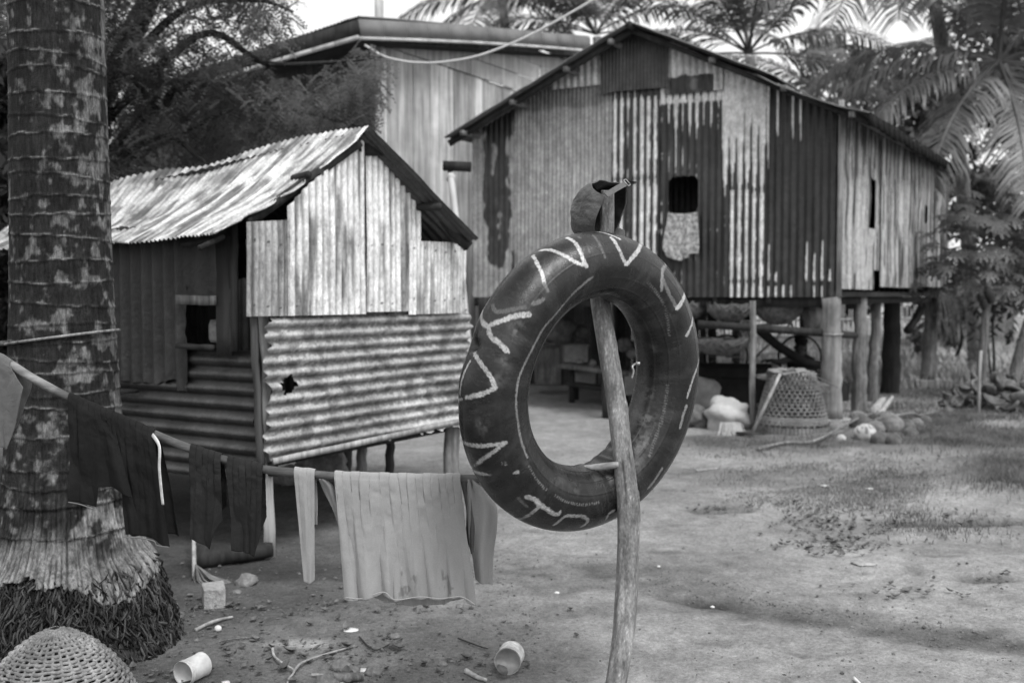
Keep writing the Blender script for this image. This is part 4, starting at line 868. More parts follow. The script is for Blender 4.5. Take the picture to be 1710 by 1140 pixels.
def drape(name, x0, x1, bottoms, m, label, cat, folds=5, amp=.022, backlen=.75, parent=None, group=None, n=90, nv=80, backshift=0, bottoms_back=None, flare=1, gather=1.0, cfn=None):
    """cloth hung over the pole between x0 and x1; its lower hem runs through the listed points"""
    xs_ = np.linspace(x0, x1, n); top = np.array([list(pole_at(a)) for a in xs_]); k = np.ones(7)/7
    for c in range(3): top[:, c] = np.convolve(np.pad(top[:, c], 3, 'edge'), k, 'valid')
    def hem(bt):
        h_ = np.array([list(P(a, b_, 3.40)) for a, b_ in bt]); d_ = np.r_[0, np.cumsum(np.abs(np.diff(h_[:, 0]))+1e-5)]; d_ /= d_[-1]
        return np.stack([np.interp(np.linspace(0, 1, n), d_, h_[:, c]) for c in range(3)], 1)
    sd = random.randint(0, 999); rows = []; u = np.linspace(0, 1, n)
    hb = hem(bottoms); bk = hem(bottoms_back) if bottoms_back else hb*1.0
    if not bottoms_back: bk[:, 2] = top[:, 2]-(top[:, 2]-hb[:, 2])*backlen
    wdt = abs(top[-1, 0]-top[0, 0])
    fold = lambda v: (np.sin(2*np.pi*folds*.45*(u+.06*np.sin(u*9+sd)+.03*np.sin(v*3+sd)))*.30+(fbm(u*folds*1.1+v*.5, np.full(n, v*1.1), sd, 2)-.5)*1.9)*amp*(v**.45)*1.25
    rp_ = .019
    def side_(b_, sgn, sdv):
        out = []
        for j in range(nv):
            v = j/(nv-1); p = top*(1-v)+b_*v; p[:, 1] = top[:, 1]*(1-v**1.0)+top[:, 1]*v
            p = p.copy(); p[:, 1] = p[:, 1]-sgn*(rp_+.006*v) - sgn*np.abs(fold(v)+.0)*1.0*(1 if sgn > 0 else .7) + (0 if sgn > 0 else .006*v)
            cr_ = (fbm(u*wdt*45, np.full(n, v*9), sd+5, 3)-.5)*amp*.45*min(1, v*12)*np.exp(-v*1.5); p[:, 1] -= sgn*cr_
            p[:, 0] += fold(v)*.25; out.append(p)
        return out
    fr = side_(hb, 1, 0); ba = side_(bk, -1, 3)
    arc = []
    for a in np.linspace(-1, 1, 9)[1:-1]:
        p = top.copy(); p[:, 1] = p[:, 1]+rp_*math.sin(a*math.pi/2); p[:, 2] = p[:, 2]+rp_*math.cos(a*math.pi/2)+.0012*np.sin(u*folds*5+sd)
        arc.append(p)
    rows = fr[::-1]+[a for a in arc]+ba
    arr = np.array(rows); nr = len(rows); cc = np.ones((nr, n))
    if cfn is not None: cc = cfn(np.linspace(0, 1, nr)[:, None]*np.ones((1, n)), u[None]*np.ones((nr, 1)))
    loc = Vector(top[n//2])
    o = mk(name, arr.reshape(-1, 3), gridf(n, nr), m, parent, True, None, cc.ravel(), loc=None if parent is not None else loc)
    md = o.modifiers.new('thick', 'SOLIDIFY'); md.thickness = .0028; md.offset = 0
    if label: tag(o, label, cat, group)
    return o
M['cloth_dark2'] = mat('cloth_dark2', .017, .9, 0, .15, [(6, V1, .8, 1.2), (350, V1, .8, 1.2)], [(10, V1, .008), (300, V1, .0006)])
M['hem_dark'] = mat('hem_dark', .14, .9)
d1 = drape('dark_shirt', 120, 190, [(114, 838), (128, 842), (156, 849), (160, 815), (185, 815), (200, 822), (218, 832)], M['cloth_dark'], 'black garment, leftmost of the dark washing, hanging before the palm trunk', 'garment', 3, .034, .8)
# jacket with zip
jk = thing('jacket', 'dark garment with a pale zip down its right edge, hanging on the pole', 'garment', pole_at(235))
drape('jacket_body', 193, 262, [(208, 894), (230, 896), (252, 899), (262, 907), (281, 912)], M['cloth_dark'], None, None, 3, .038, .85, parent=jk, bottoms_back=[(205, 905), (262, 900), (282, 905)])
q = B(); zp = crom([pole_at(264)+Vector((0, -.03, .004)), P(266, 745, 3.36), P(266, 780, 3.355), P(269, 815, 3.355), P(272, 842, 3.36)], 6)
q.tube(zp, .0075, 8, sq=.35); q.build('zip_tape', M['trim'], jk)
q = B()
q.tube(crom([P(114, 838, 3.375), P(135, 842, 3.37), P(156, 850, 3.375)], 4), .002, 5)
hem1 = q.build('hem', M['hem_dark'], None, loc=OFF[d1.name]); hem1.parent = d1; hem1.location = (0, 0, 0)
q = B(); q.tube(crom([P(207, 896, 3.37), P(235, 898, 3.365), P(257, 903, 3.365), P(262, 910, 3.365), P(282, 913, 3.37)], 4), .002, 5); q.build('hem', M['hem_dark'], jk)
drape('trousers', 325, 372, [(317, 900), (340, 910), (352, 916), (362, 885), (371, 870)], M['cloth_dark2'], 'folded dark trousers hanging on the pole, left of a matching pair', 'trousers', 2, .034, .8)
drape('trousers', 386, 442, [(388, 918), (405, 920), (428, 927), (440, 890)], M['cloth_dark2'], 'folded dark trousers hanging on the pole nearest the long grey shirt sleeve', 'trousers', 2, .032, .8)
sh = thing('shirt', 'wide pale grey long-sleeved shirt draped over the pole left of the inner tube', 'shirt', pole_at(680))
body_col = lambda r_, u: 1-.38*sst(.56, .66, fbm(u*26, r_*24, 74, 3))*sst(.13, .10, r_)*sst(.012, .02, r_)*(sst(.38, .45, u)*sst(.62, .55, u)+sst(.72, .75, u)*sst(.88, .84, u))
M['cloth_grey'] = mat('cloth_grey', .27, .9, 0, .15, [(5, (1, 1, .3), .88, 1.1), (300, V1, .93, 1.07)], [(9, (1, 1, .25), .010), (320, V1, .0005)], sheen=.2, col=True)
drape('shirt_body', 561, 776, [(577, 998), (600, 1000), (640, 989), (660, 1002), (700, 996), (735, 1000), (770, 996), (782, 1008), (794, 1010)], M['cloth_grey'], None, None, 7, .026, .9, parent=sh, n=260, nv=110, bottoms_back=[(590, 996), (640, 1012), (690, 1020), (740, 1018), (780, 1006)], cfn=body_col)
q = B(); q.tube(crom([P(577, 997, 3.368), P(605, 999, 3.362), P(640, 988, 3.36), P(660, 1001, 3.362), P(700, 996, 3.362), P(735, 999, 3.362), P(770, 996, 3.362), P(793, 1009, 3.37)], 6), .0018, 5, sq=.5); q.build('hem', mat('hem_grey', .36, .9), sh)
drape('sleeve', 495, 529, [(509, 968), (518, 971), (527, 966)], M['cloth_grey'], None, None, 1.5, .016, .5, parent=sh, n=50)
sl_ = [[pole_at(533)+Vector((0, .0, -.01)), P(540, 815, 3.44), P(556, 850, 3.44), P(572, 900, 3.45)], [pole_at(545)+Vector((0, 0, -.01)), P(556, 812, 3.42), P(567, 835, 3.43), P(580, 850, 3.44)]]
def strip(name, left, right, m, parent, amp=.01):
    l_ = crom(left, 12); r_ = crom(right, 12); n = min(len(l_), len(r_)); pts_ = []
    for i in range(n):
        for k in range(12):
            t = k/11; p = l_[i].lerp(r_[i], t); p = p+Vector((0, -amp*math.sin(t*math.pi)-amp*.5*math.sin(t*9+i*.1), 0)); pts_.append(p)
    o = mk(name, [tuple(p) for p in pts_], gridf(12, n), m, parent, True, None, np.ones(len(pts_))); md = o.modifiers.new('thick', 'SOLIDIFY'); md.thickness = .003; return o
strip('cloth_fold', sl_[0], sl_[1], M['cloth_grey'], sh)
strip('sleeve', [pole_at(785)+Vector((0, .01, 0)), P(781, 850, 3.46), P(783, 900, 3.46), P(789, 930, 3.46), P(795, 968, 3.46)], [pole_at(800)+Vector((0, .01, 0)), P(826, 840, 3.46), P(829, 880, 3.46), P(824, 930, 3.46), P(823, 974, 3.46)], M['cloth_grey'], sh, .022)
strip('cloth_fold', [pole_at(772)+Vector((0, .02, 0)), P(780, 850, 3.48), P(778, 890, 3.48), P(786, 922, 3.48)], [pole_at(792)+Vector((0, .02, 0)), P(792, 850, 3.48), P(797, 880, 3.48), P(792, 915, 3.48)], M['cloth_mid'], sh, .03)
drape('cloth', -30, 24, [(-30, 745), (-5, 755), (6, 720), (22, 650)], M['cloth_mid'], 'crumpled grey cloth hanging over the left end of the pole, before the palm trunk', 'cloth', 3, .02, .8)

# ================= CAP =================
cc_ = P(1020, 357, 3.48)
ax = Vector((-.80, .46, .36)).normalized()            # from the opening towards the crown
e1 = Vector((0, 0, 1)); e1 = (e1-ax*e1.dot(ax)).normalized(); e2 = ax.cross(e1)
if e2.y > 0: e2 = -e2                                   # e2 looks to the camera
cap = thing('cap', 'worn baseball cap hung over the top of the wooden post, strap to the right', 'cap', cc_)
f0 = .32
def cappt(ph, h, sc=1.):
    th = h*math.pi/2; r = math.cos(th)**.75 if h < 1 else 0; d = math.sin(th)
    rim = .106*(1+.12*abs(math.cos(ph)))*sc; n_ = 1+.09*mn.noise(Vector((math.cos(ph)*2.2+5, math.sin(ph)*2.2, h*3)))+.02*mn.noise(Vector((math.cos(ph)*7, math.sin(ph)*7, h*8)))
    seam = 1-.012*math.exp(-((((ph-f0) % (math.pi/3))-math.pi/6)/.05)**2)*(h > .05)
    droop = -.012*h
    return cc_+e1*(math.cos(ph)*rim*r*n_*seam)+e2*(math.sin(ph)*rim*r*n_*seam*.92)+ax*(d*.142*sc*n_)+Vector((0, 0, droop-.02*h))
nph, nh = 120, 36; vs = []
for j in range(nh):
    for i in range(nph):
        ph = 2*math.pi*i/nph; dphi = (ph-f0+math.pi) % (2*math.pi)-math.pi; h0 = .42*math.sqrt(max(0, 1-(dphi/.70)**2)) if abs(dphi) < .70 else 0
        vs.append(cappt(ph, h0+(1-h0)*j/(nh-1)))
fs = [(j*nph+i, j*nph+(i+1) % nph, (j+1)*nph+(i+1) % nph, (j+1)*nph+i) for j in range(nh-1) for i in range(nph)]
o = mk('crown', vs, fs, M['cap'], cap); md = o.modifiers.new('thick', 'SOLIDIFY'); md.thickness = .003
o.data.materials.append(M['cap_in']); md.material_offset = 0
vs2 = [cappt(2*math.pi*i/nph, max(.0, 0)+(1)*j/(nh-1)*.98+.01, .955) for j in range(nh) for i in range(nph)]
fs2 = [(j*nph+i, j*nph+(i+1) % nph, (j+1)*nph+(i+1) % nph, (j+1)*nph+i) for j in range(nh-1) for i in range(nph) if abs((2*math.pi*i/nph-f0+math.pi) % (2*math.pi)-math.pi) > .74 or j > nh*.52]
mk('lining', vs2, fs2, M['cap_in'], cap)
def ribbon(name, path, wd, nrm_, m, parent, th=.003):
    q = B(); pth_ = crom(path, 6)
    for i in range(len(pth_)-1): pass
    vs_ = []; fs_ = []; n = len(pth_)
    for i, p in enumerate(pth_):
        d = (pth_[min(i+1, n-1)]-pth_[max(i-1, 0)]).normalized(); s_ = d.cross(nrm_).normalized()
        for a, b_ in ((-1, -1), (1, -1), (1, 1), (-1, 1)): vs_.append(p+s_*a*wd/2+nrm_*b_*th/2)
    for i in range(n-1):
        for k in range(4): fs_.append((i*4+k, i*4+(k+1) % 4, i*4+4+(k+1) % 4, i*4+4+k))
    fs_ += [(3, 2, 1, 0), tuple((n-1)*4+k for k in range(4))]; return mk(name, vs_, fs_, m, parent, False)
vd = Vector((.35, -.8, .45)).normalized()
ra = cappt(f0-.62, 0.02)-Vector((0, .006, 0)); rb = cappt(f0+.62, .02)-Vector((0, .006, 0))
if ra.z > rb.z: lo_, hi_ = rb, ra
else: lo_, hi_ = ra, rb
sa_, sb_ = cappt(f0+.72, 0), cappt(f0-.66, 0); lo_, hi_ = (sa_, sb_) if sa_.z < sb_.z else (sb_, sa_); lo_ = lo_+vd*.004; hi_ = hi_+vd*.004
ribbon('strap', [lo_, lo_.lerp(hi_, .5)+vd*.006, hi_], .019, vd, mat('strap', .11, .8, 0, .2, [(60, V1, .8, 1.15)]), cap)
ribbon('strap_tail', [hi_-Vector((.012, 0, -.004)), hi_+(hi_-lo_).normalized()*.02+Vector((.008, 0, -.006)), hi_+Vector((.036, 0, .002))], .018, vd, M['cloth_grey'], cap)
q = B(); bc = hi_+vd*.004; dd_ = (hi_-lo_).normalized(); s_ = dd_.cross(vd)
for a, b_ in ((-1, -1), (-1, 1)), ((-1, 1), (1, 1)), ((1, 1), (1, -1)), ((1, -1), (-1, -1)): q.tube([bc+dd_*a[0]*.008+s_*a[1]*.013, bc+dd_*b_[0]*.008+s_*b_[1]*.013], .0018, 6) if False else q.tube([bc+dd_*a*.008+s_*b_*.013, bc+dd_*a*.008+s_*b_*.0131+dd_*.0001], .0018, 6) if False else None
cs_ = [bc+dd_*.008+s_*.013, bc-dd_*.008+s_*.013, bc-dd_*.008-s_*.013, bc+dd_*.008-s_*.013]
for i in range(4): q.tube([cs_[i], cs_[(i+1) % 4]], .0018, 6)
q.build('buckle', M['metal_dull'], cap)
q = B(); ey = [cappt(f0+.95, .62, 1.01), cappt(f0+1.75, .55, 1.01)]
for e in ey: q.lathe([(.0015, 0), (.0045, .0005), (.0045, -.001)], e, 12, (e-cc_))
q.build('eyelet', M['cap_in'], cap)
# sweatband rim and brim (turned down behind the tube)
rim = [cappt(2*math.pi*i/60, 0, .985) for i in range(61) if abs((2*math.pi*i/60-f0+math.pi) % (2*math.pi)-math.pi) > .5]
vs_ = []; fs_ = []; n = 24
for j in range(8):
    for i in range(n):
        ph = f0+math.pi+(i/(n-1)-.5)*1.7; p = cappt(ph, 0); out = (e1*math.cos(ph)+e2*math.sin(ph)); vs_.append(p+(out*.25-ax*.97)*(.065*j/7*math.cos((i/(n-1)-.5)*2.2)))
o = mk('brim', vs_, gridf(n, 8), M['cap'], cap); md = o.modifiers.new('thick', 'SOLIDIFY'); md.thickness = .004
# ================= FOLIAGE =================
def quads(cen, dirv, nrmv, ln, wd, tip=.25):
    """leaf-sized kites: centre, direction, side vector"""
    sd_ = np.cross(dirv, nrmv); sd_ /= (np.linalg.norm(sd_, axis=1)[:, None]+1e-9)
    a = cen; b_ = cen+dirv*(ln*.45)[:, None]+sd_*(wd*.5)[:, None]; c = cen+dirv*ln[:, None]; d = cen+dirv*(ln*.45)[:, None]-sd_*(wd*.5)[:, None]
    v = np.stack([a, b_, c, d], 1).reshape(-1, 3); f = np.arange(len(v)).reshape(-1, 4); return v, f
def unit(n, rs): v = rs.normal(size=(n, 3)); return v/np.linalg.norm(v, axis=1)[:, None]
def inpoly(x, y, poly):
    n = len(poly); ins = np.zeros(len(x), bool); j = n-1
    for i in range(n):
        xi, yi = poly[i]; xj, yj = poly[j]; c = ((yi > y) != (yj > y)) & (x < (xj-xi)*(y-yi)/(yj-yi+1e-12)+xi); ins ^= c; j = i
    return ins
def sprays(cen, rs, nl=16, L=.16, lw=.014, ll=.035, droop=.5):
    """feathery compound leaves: paired leaflets on a short drooping stalk"""
    n = len(cen); d = unit(n, rs); d[:, 2] = -np.abs(d[:, 2])*droop-.1; d /= np.linalg.norm(d, axis=1)[:, None]
    up = unit(n, rs)*.5+np.array([0, 0, 1.]); s = np.cross(d, up); s /= np.linalg.norm(s, axis=1)[:, None]; V = []
    t = (np.arange(nl//2)+.5)/(nl//2)
    for k in t:
        for sg in (-1, 1):
            p = cen+d*(L*k)+np.array([0, 0, -1])*L*.35*k*k; dr = s*sg+d*.5+rs.normal(size=(n, 3))*.15; dr /= np.linalg.norm(dr, axis=1)[:, None]
            V.append(quads(p, dr, up, np.full(n, ll)*rs.uniform(.7, 1.2, n), np.full(n, lw))[0].reshape(-1, 4, 3))
    v = np.concatenate(V).reshape(-1, 3); return v, np.arange(len(v)).reshape(-1, 4)
def unproj(px, py, d): x = (px-855)/FP; y = (570-py)/FP; ry = cp+y*sp_; t = d/ry; return np.stack([x*t, d, CAMZ+(-sp_+y*cp)*t], 1)
# feathery tree behind the shed
rs = np.random.RandomState(11)
tree = thing('feathery_tree', 'dark tree with drooping feathery foliage behind the tin shed, covering the plank house corner', 'tree', (-4.6, 9.6, 0))
poly = [(-120, -120), (500, -120), (492, 20), (470, 80), (425, 98), (470, 125), (560, 108), (600, 74), (640, 88), (652, 120), (618, 160), (625, 205), (560, 215), (450, 240), (350, 268), (240, 290), (185, 330), (60, 350), (-120, 340)]
nb = 400; bx = rs.uniform(-120, 650, 4000); by = rs.uniform(-120, 350, 4000); ok = inpoly(bx, by, poly); bx = bx[ok][:nb]; by = by[ok][:nb]
bd_ = rs.uniform(8.6, 11.2, len(bx)); cc2 = unproj(bx, by, bd_); keep = []
allc = []
for c in cc2:
    n = int(rs.uniform(26, 46)); dirn = unit(1, rs)[0]; dirn[2] = -abs(dirn[2])*.6; t = rs.uniform(-.35, .35, n); allc.append(c+dirn*t[:, None]+rs.normal(size=(n, 3))*np.array([.10, .12, .07]))
allc = np.concatenate(allc); px_ = 855+FP*allc[:, 0]/(allc[:, 1]*cp-(allc[:, 2]-CAMZ)*sp_); py_ = 570-FP*((allc[:, 2]-CAMZ)*cp+allc[:, 1]*sp_)/(allc[:, 1]*cp-(allc[:, 2]-CAMZ)*sp_)
ok = inpoly(px_+rs.normal(size=len(px_))*7, py_+rs.normal(size=len(px_))*7, poly) & ~((py_ < 60+40*rs.rand(len(px_))) & (px_ > 300) & (rs.rand(len(px_)) < .45)); allc = allc[ok]
v, f = sprays(allc, rs, 14, .18, .024, .042); mk('crown', v, f, leafy('feather_leaf', .10, .6, 0, .3, [(2.5, V1, .5, 1.6)], tr=.45), tree, False)
b = B(); base = Vector((-4.6, 9.6, -.1)); b.tube(crom([base, base+Vector((.1, 0, 1.6)), base+Vector((.5, .1, 3.2)), base+Vector((1.2, .1, 4.6))], 6), list(np.linspace(.22, .09, 19)), 12, .15); b.build('trunk', M['wood_dark'], tree)
def limb(path, r0, r1, m=M['wood_dark'], par=tree):
    q = B(); p = crom(path, 6); q.tube(p, list(np.linspace(r0, r1, len(p))), 6, .1); return q.build('branch', m, par)
s0 = base+Vector((.3, .1, 2.6))
limb([s0, P(300, 150, 9.6), P(420, 165, 9.4), P(520, 190, 9.3), P(600, 212, 9.2)], .05, .008); limb([s0+Vector((.2, 0, .5)), P(330, 60, 9.8), P(440, 105, 9.6), P(550, 105, 9.4), P(640, 95, 9.3)], .05, .008)
limb([s0, P(260, 230, 9), P(330, 262, 8.8), P(345, 275, 8.7)], .04, .006); limb([s0+Vector((.4, 0, 1)), P(300, 20, 9.8), P(420, 0, 9.6), P(490, 20, 9.5)], .05, .01); limb([s0, P(390, 180, 9.2), P(440, 185, 9.1), P(480, 140, 9)], .03, .006)
def cloud_tree(name, label, base, blobs, nleaf, m, ls=.18, seed=0, group=None, trunk_r=.2, cat='tree', limbs=True, gap=.0):
    rs = np.random.RandomState(seed); t = thing(name, label, cat, (base[0], base[1], 0), group); tot = sum(r**2 for c, r in blobs); V = []
    for c, r in blobs:
        n = int(nleaf*r*r/tot); nc = max(6, n//40); cc = np.array(c)+unit(nc, rs)*(r*rs.uniform(.25, 1, nc)**.5)[:, None]*np.array([1, 1, .8])
        k = rs.randint(0, nc, n); p = cc[k]+rs.normal(size=(n, 3))*r*.13
        d = unit(n, rs); d[:, 2] -= .4; d /= np.linalg.norm(d, axis=1)[:, None]; l_ = ls*rs.uniform(.6, 1.3, n); V.append(quads(p, d, unit(n, rs), l_, l_*.42)[0])
    v = np.concatenate(V); mk('crown', v, np.arange(len(v)).reshape(-1, 4), m, t, False)
    b = B(); c0 = Vector(blobs[0][0]); bs = Vector((base[0], base[1], -.1)); b.tube(crom([bs, bs.lerp(c0, .5)+Vector((.15, 0, 0)), c0], 5), list(np.linspace(trunk_r, trunk_r*.5, 11)), 10, .15); b.build('trunk', M['wood_dark'], t)
    if limbs:
        for c, r in blobs[1:]: q = B(); q.tube([bs.lerp(c0, .6), bs.lerp(c0, .8).lerp(Vector(c), .5)+Vector((0, 0, .2)), Vector(c)], [trunk_r*.4, trunk_r*.25, trunk_r*.1], 6, .1); q.build('branch', M['wood_dark'], t)
    return t
def bl(px, py, d, rpx): return (tuple(P(px, py, d)), rpx*d/FP)
cloud_tree('broadleaf_tree', 'dark leafy tree at the far left edge, behind the foreground palm trunk', (-5.2, 8.2), [bl(-30, 330, 7.8, 110), bl(10, 200, 8.2, 90), bl(-40, 120, 8, 90), bl(5, 440, 7.6, 70), bl(90, 300, 8.6, 90)], 15000, M['leaf'], .11, 31)
cloud_tree('low_shrub', 'low dark shrub in the shade at the left frame edge, beside the palm', (-4.6, 7.4), [bl(-40, 560, 7, 90), bl(-60, 480, 7.3, 80)], 4000, M['leaf_dark'], .09, 32, cat='shrub', trunk_r=.04)
# far trees behind the stilt house, right
cloud_tree('background_tree', 'dense dark tree rising directly behind the roof of the stilt house, right of its ridge', (12, 27), [bl(1480, 200, 27, 110), bl(1390, 110, 28, 60), bl(1560, 150, 27, 60)], 4200, M['leaf'], .30, 41, 'trees beyond the stilt house')
cloud_tree('background_tree', 'dark leafy tree filling the upper right corner behind the coconut crown', (17, 27), [bl(1670, 60, 27, 100), bl(1740, 160, 26, 100), bl(1600, 210, 27, 70), bl(1700, 330, 26, 90), bl(1610, 330, 26, 70)], 7500, M['leaf'], .28, 42, 'trees beyond the stilt house')
cloud_tree('background_bush', 'loose bush of dead and green leaves beyond the back stilts of the house', (10.2, 23), [bl(1600, 520, 22, 50), bl(1550, 560, 22, 30), bl(1500, 500, 24, 36)], 2600, M['leaf'], .17, 43, cat='bush', trunk_r=.05)
cloud_tree('background_bush', 'pale hedge far behind the papaya tree at the right edge', (17, 31), [bl(1690, 470, 30, 60), bl(1740, 430, 30, 60), bl(1640, 455, 31, 45), bl(1580, 465, 32, 40)], 6000, M['leaf_pale'], .22, 44, cat='bush', trunk_r=.05)
cloud_tree('background_tree', 'low dark tree seen in gaps under the floor of the stilt house', (3.5, 30), [bl(1200, 500, 30, 45), bl(1290, 485, 31, 50), bl(1100, 490, 30, 55), bl(1000, 490, 30, 60), bl(900, 480, 31, 60), bl(1400, 490, 31, 55)], 9000, M['leaf_dark'], .3, 45)
# palms
def fr(*a): return list(a)
palm_tree('coconut_palm', 'coconut palm with nuts and long hanging fronds, behind the papaya tree', (9.7, 17.6), P(1668, 108, 17), [(178, 12, 3.2, 75), (195, -5, 3.4, 70), (215, -30, 3.3, 55), (262, -45, 3.2, 40), (285, -50, 3.0, 35), (340, -10, 3.2, 70), (170, 55, 3.4, 70), (90, 70, 3.2, 60), (10, 50, 3.4, 70), (60, 20, 3.2, 80), (150, 25, 3.6, 80), (250, 62, 3.0, 60), (200, 80, 3, 50), (355, 20, 3.4, 80)], nuts=7, ll=.85, hang=.75, lw=.045, m=leafy('frond_bright', .15, .45, 0, .45, [(1.5, V1, .5, 1.5)], tr=.2))
palm_tree('coconut_palm', 'coconut palm behind the right slope of the stilt house roof, fronds fanning upwards', (5.0, 21.5), P(1250, 95, 21), [(178, 42, 3.6, 55), (165, 62, 3.8, 50), (95, 75, 3.8, 50), (20, 55, 3.8, 60), (5, 28, 3.6, 75), (200, 25, 3.2, 80), (190, 78, 3.8, 50), (340, 50, 3.6, 60), (270, 60, 3.2, 60), (150, 10, 3.2, 60), (350, 0, 3.4, 60), (10, 80, 3.6, 50), (220, 52, 3.4, 60)], ll=.85, hang=.55, lw=.042)
palm_tree('coconut_palm', 'pale-stemmed coconut palm standing tall above the plank house roof', (-.1, 25.5), P(837, -5, 25), [(180, 5, 3.4, 70), (195, 30, 3.5, 80), (160, 50, 3.2, 80), (0, 10, 3.4, 75), (20, 35, 3.4, 85), (345, 40, 3.2, 90), (200, -20, 3.0, 50), (340, -20, 3.2, 50), (250, -20, 3, 50), (90, 20, 3, 70)], ll=.8, hang=.6, lw=.045)
palm_tree('coconut_palm', 'low coconut palm half hidden behind the stilt house ridge, between the two houses', (2.3, 25), P(995, 62, 24.5), [(178, 25, 3.6, 80), (165, 45, 3.4, 80), (150, 65, 3.0, 70), (90, 70, 3, 70), (20, 60, 3.2, 70), (5, 35, 3.6, 80), (200, 10, 3.2, 70), (350, 8, 3.4, 70), (190, 50, 3.2, 80), (340, 50, 3.2, 80), (230, 40, 2.8, 80)], ll=.8, hang=.6, lw=.045)
palm_tree('coconut_palm', 'tall coconut palm whose long fronds hang in from the top edge', (9.6, 20.5), P(1540, -95, 17.5), [(195, -8, 3.6, 45), (215, -20, 3.4, 50), (240, -22, 3.2, 50), (255, -15, 3, 60), (175, 20, 3.6, 60), (345, -15, 3.4, 50), (325, -25, 3.4, 50), (10, 20, 3.4, 60), (90, 30, 3, 60)], ll=1.0, hang=.9, lw=.042)
palm_tree('coconut_palm', 'coconut palm with thin arching fronds right behind the stilt house roof', (8.1, 25), P(1395, 185, 24), [(178, 45, 3.4, 60), (160, 65, 3.4, 60), (90, 75, 3.2, 60), (20, 60, 3.4, 70), (5, 35, 3.4, 80), (340, 55, 3.2, 70), (200, 25, 3.2, 80)], ll=.8, hang=.55, lw=.042)
# papaya tree
pap = thing('papaya_tree', 'papaya tree with big lobed leaves and hanging fruit, beside the heap of coconut husks', 'tree', G(1637, 668))
g = G(1637, 668); D_ = g.y
q = B(); q.tube(crom([g-Vector((0, 0, .1)), P(1640, 600, D_), P(1648, 500, D_), P(1650, 430, D_)], 6), list(np.linspace(.075, .045, 19)), 10, .08); q.build('trunk', M['wood'], pap)
def papaya_leaf(tip, nrm_, L, rs):
    V = []; F = []; nl = 9; n_ = np.array(nrm_)/np.linalg.norm(nrm_); a = np.cross(n_, [0, 1, .3]); a /= np.linalg.norm(a); c = np.cross(n_, a); rot = rs.uniform(0, 6)
    for k in range(nl):
        th = rot+(k/(nl)-.5)*5.4; d = a*math.cos(th)+c*math.sin(th); s = -a*math.sin(th)+c*math.cos(th); l_ = L*(.65+.35*math.cos((k/(nl-1)-.5)*2.2))
        dz = np.array([0, 0, -.25]); p = np.array(tip)
        pr = [(0, .03), (.30, .10), (.48, .07), (.62, .20), (.72, .07), (.86, .10), (1, .0)]; b0 = len(V)
        for t, wd in pr: q_ = p+d*l_*t+dz*l_*t*t; V += [q_+s*wd*l_, q_-s*wd*l_]
        for i in range(len(pr)-1): F.append((b0+2*i, b0+2*i+1, b0+2*i+3, b0+2*i+2))
    return V, F
rs = np.random.RandomState(5); top_ = P(1650, 440, D_)
M['papaya_leaf'] = leafy('papaya_leaf', .045, .45, 0, .4, [(3, V1, .5, 1.6)], tr=.15)
for i in range(125):
    aa = rs.uniform(0, 6.28); el = rs.uniform(-.45, 1.25); L = rs.uniform(.65, 1.15); d = Vector((math.cos(aa)*math.cos(el), math.sin(aa)*math.cos(el)*.8, math.sin(el))); p0 = top_+Vector((-.08, 0, rs.uniform(-.3, .35))); p1 = p0+d*L; p1.z -= .1*L
    qv = []; V, F = papaya_leaf(p1, (d.x*.5+rs.normal()*.25, d.y*.5-.35, .8), rs.uniform(.13, .22), rs); mk('leaf', V, np.array(F), M['papaya_leaf'], pap, False)
    if i % 4 == 0: q = B(); q.tube([p0, p0.lerp(p1, .5)+Vector((0, 0, .05)), p1], [.012, .01, .007], 5); q.build('leaf_stalk', M['leaf_pale'], pap)
for i, (x_, y_) in enumerate([(1643, 508), (1655, 498), (1649, 488), (1638, 496)]):
    q = B(); q.lump(P(x_, y_, D_-.1), (.055, .055, .085), 10, .08); q.build('fruit', M['leaf'], pap)
sap = thing('sapling', 'thin dark sapling with small glossy leaves standing just behind the papaya trunk', 'sapling', G(1659, 655))
g2 = G(1659, 655); q = B(); q.tube(crom([g2, P(1660, 600, g2.y), P(1658, 540, g2.y), P(1668, 500, g2.y)], 5), list(np.linspace(.028, .012, 16)), 6, .1)
q.build('stem', M['wood_dark'], sap); q = B(); q.tube([P(1656, 640, g2.y), P(1648, 560, g2.y), P(1640, 525, g2.y)], .015, 6); q.build('stem', M['wood_dark'], sap)
cs2 = np.concatenate([np.array(P(x_, y_, g2.y))+rs.normal(size=(n, 3))*np.array([.10, .1, .10]) for x_, y_, n in [(1632, 505, 26), (1664, 520, 40), (1672, 505, 30), (1640, 545, 10), (1690, 555, 12), (1625, 560, 10)]])
d = unit(len(cs2), rs); d[:, 2] = -.6; v, f = quads(cs2, d/np.linalg.norm(d, axis=1)[:, None], unit(len(cs2), rs), np.full(len(cs2), .17), np.full(len(cs2), .06)); mk('leaves', v, f, M['leaf_dark'], sap, False)
g = G(1692, 650); q = B(); q.tube(crom([g-Vector((.05, 0, .1)), P(1700, 600, g.y), P(1716, 545, g.y), P(1730, 500, g.y), P(1740, 400, g.y)], 5), [.10]*3+[.085]*18, 12, .1)
lt_ = thing('leaning_tree', 'leaning pale trunk at the right edge, rising out of the husk heap', 'tree', g); q.build('trunk', M['wood'], lt_)
v, f = sprays(np.array(P(1745, 380, g.y))+rs.normal(size=(900, 3))*np.array([.5, .4, .35]), rs, 12, .25, .03, .08); mk('crown', v, f, M['leaf'], lt_, False)
g = G(1634, 697); q = B(); q.tube([g-Vector((0, 0, .05)), P(1635, 640, g.y), P(1638, 585, g.y)], [.022, .02, .018], 8, .1); tag(q.build('stake', M['wood_pale'], None, loc=g), 'thin pale upright stake pushed into the ground in front of the husk heap', 'stake')
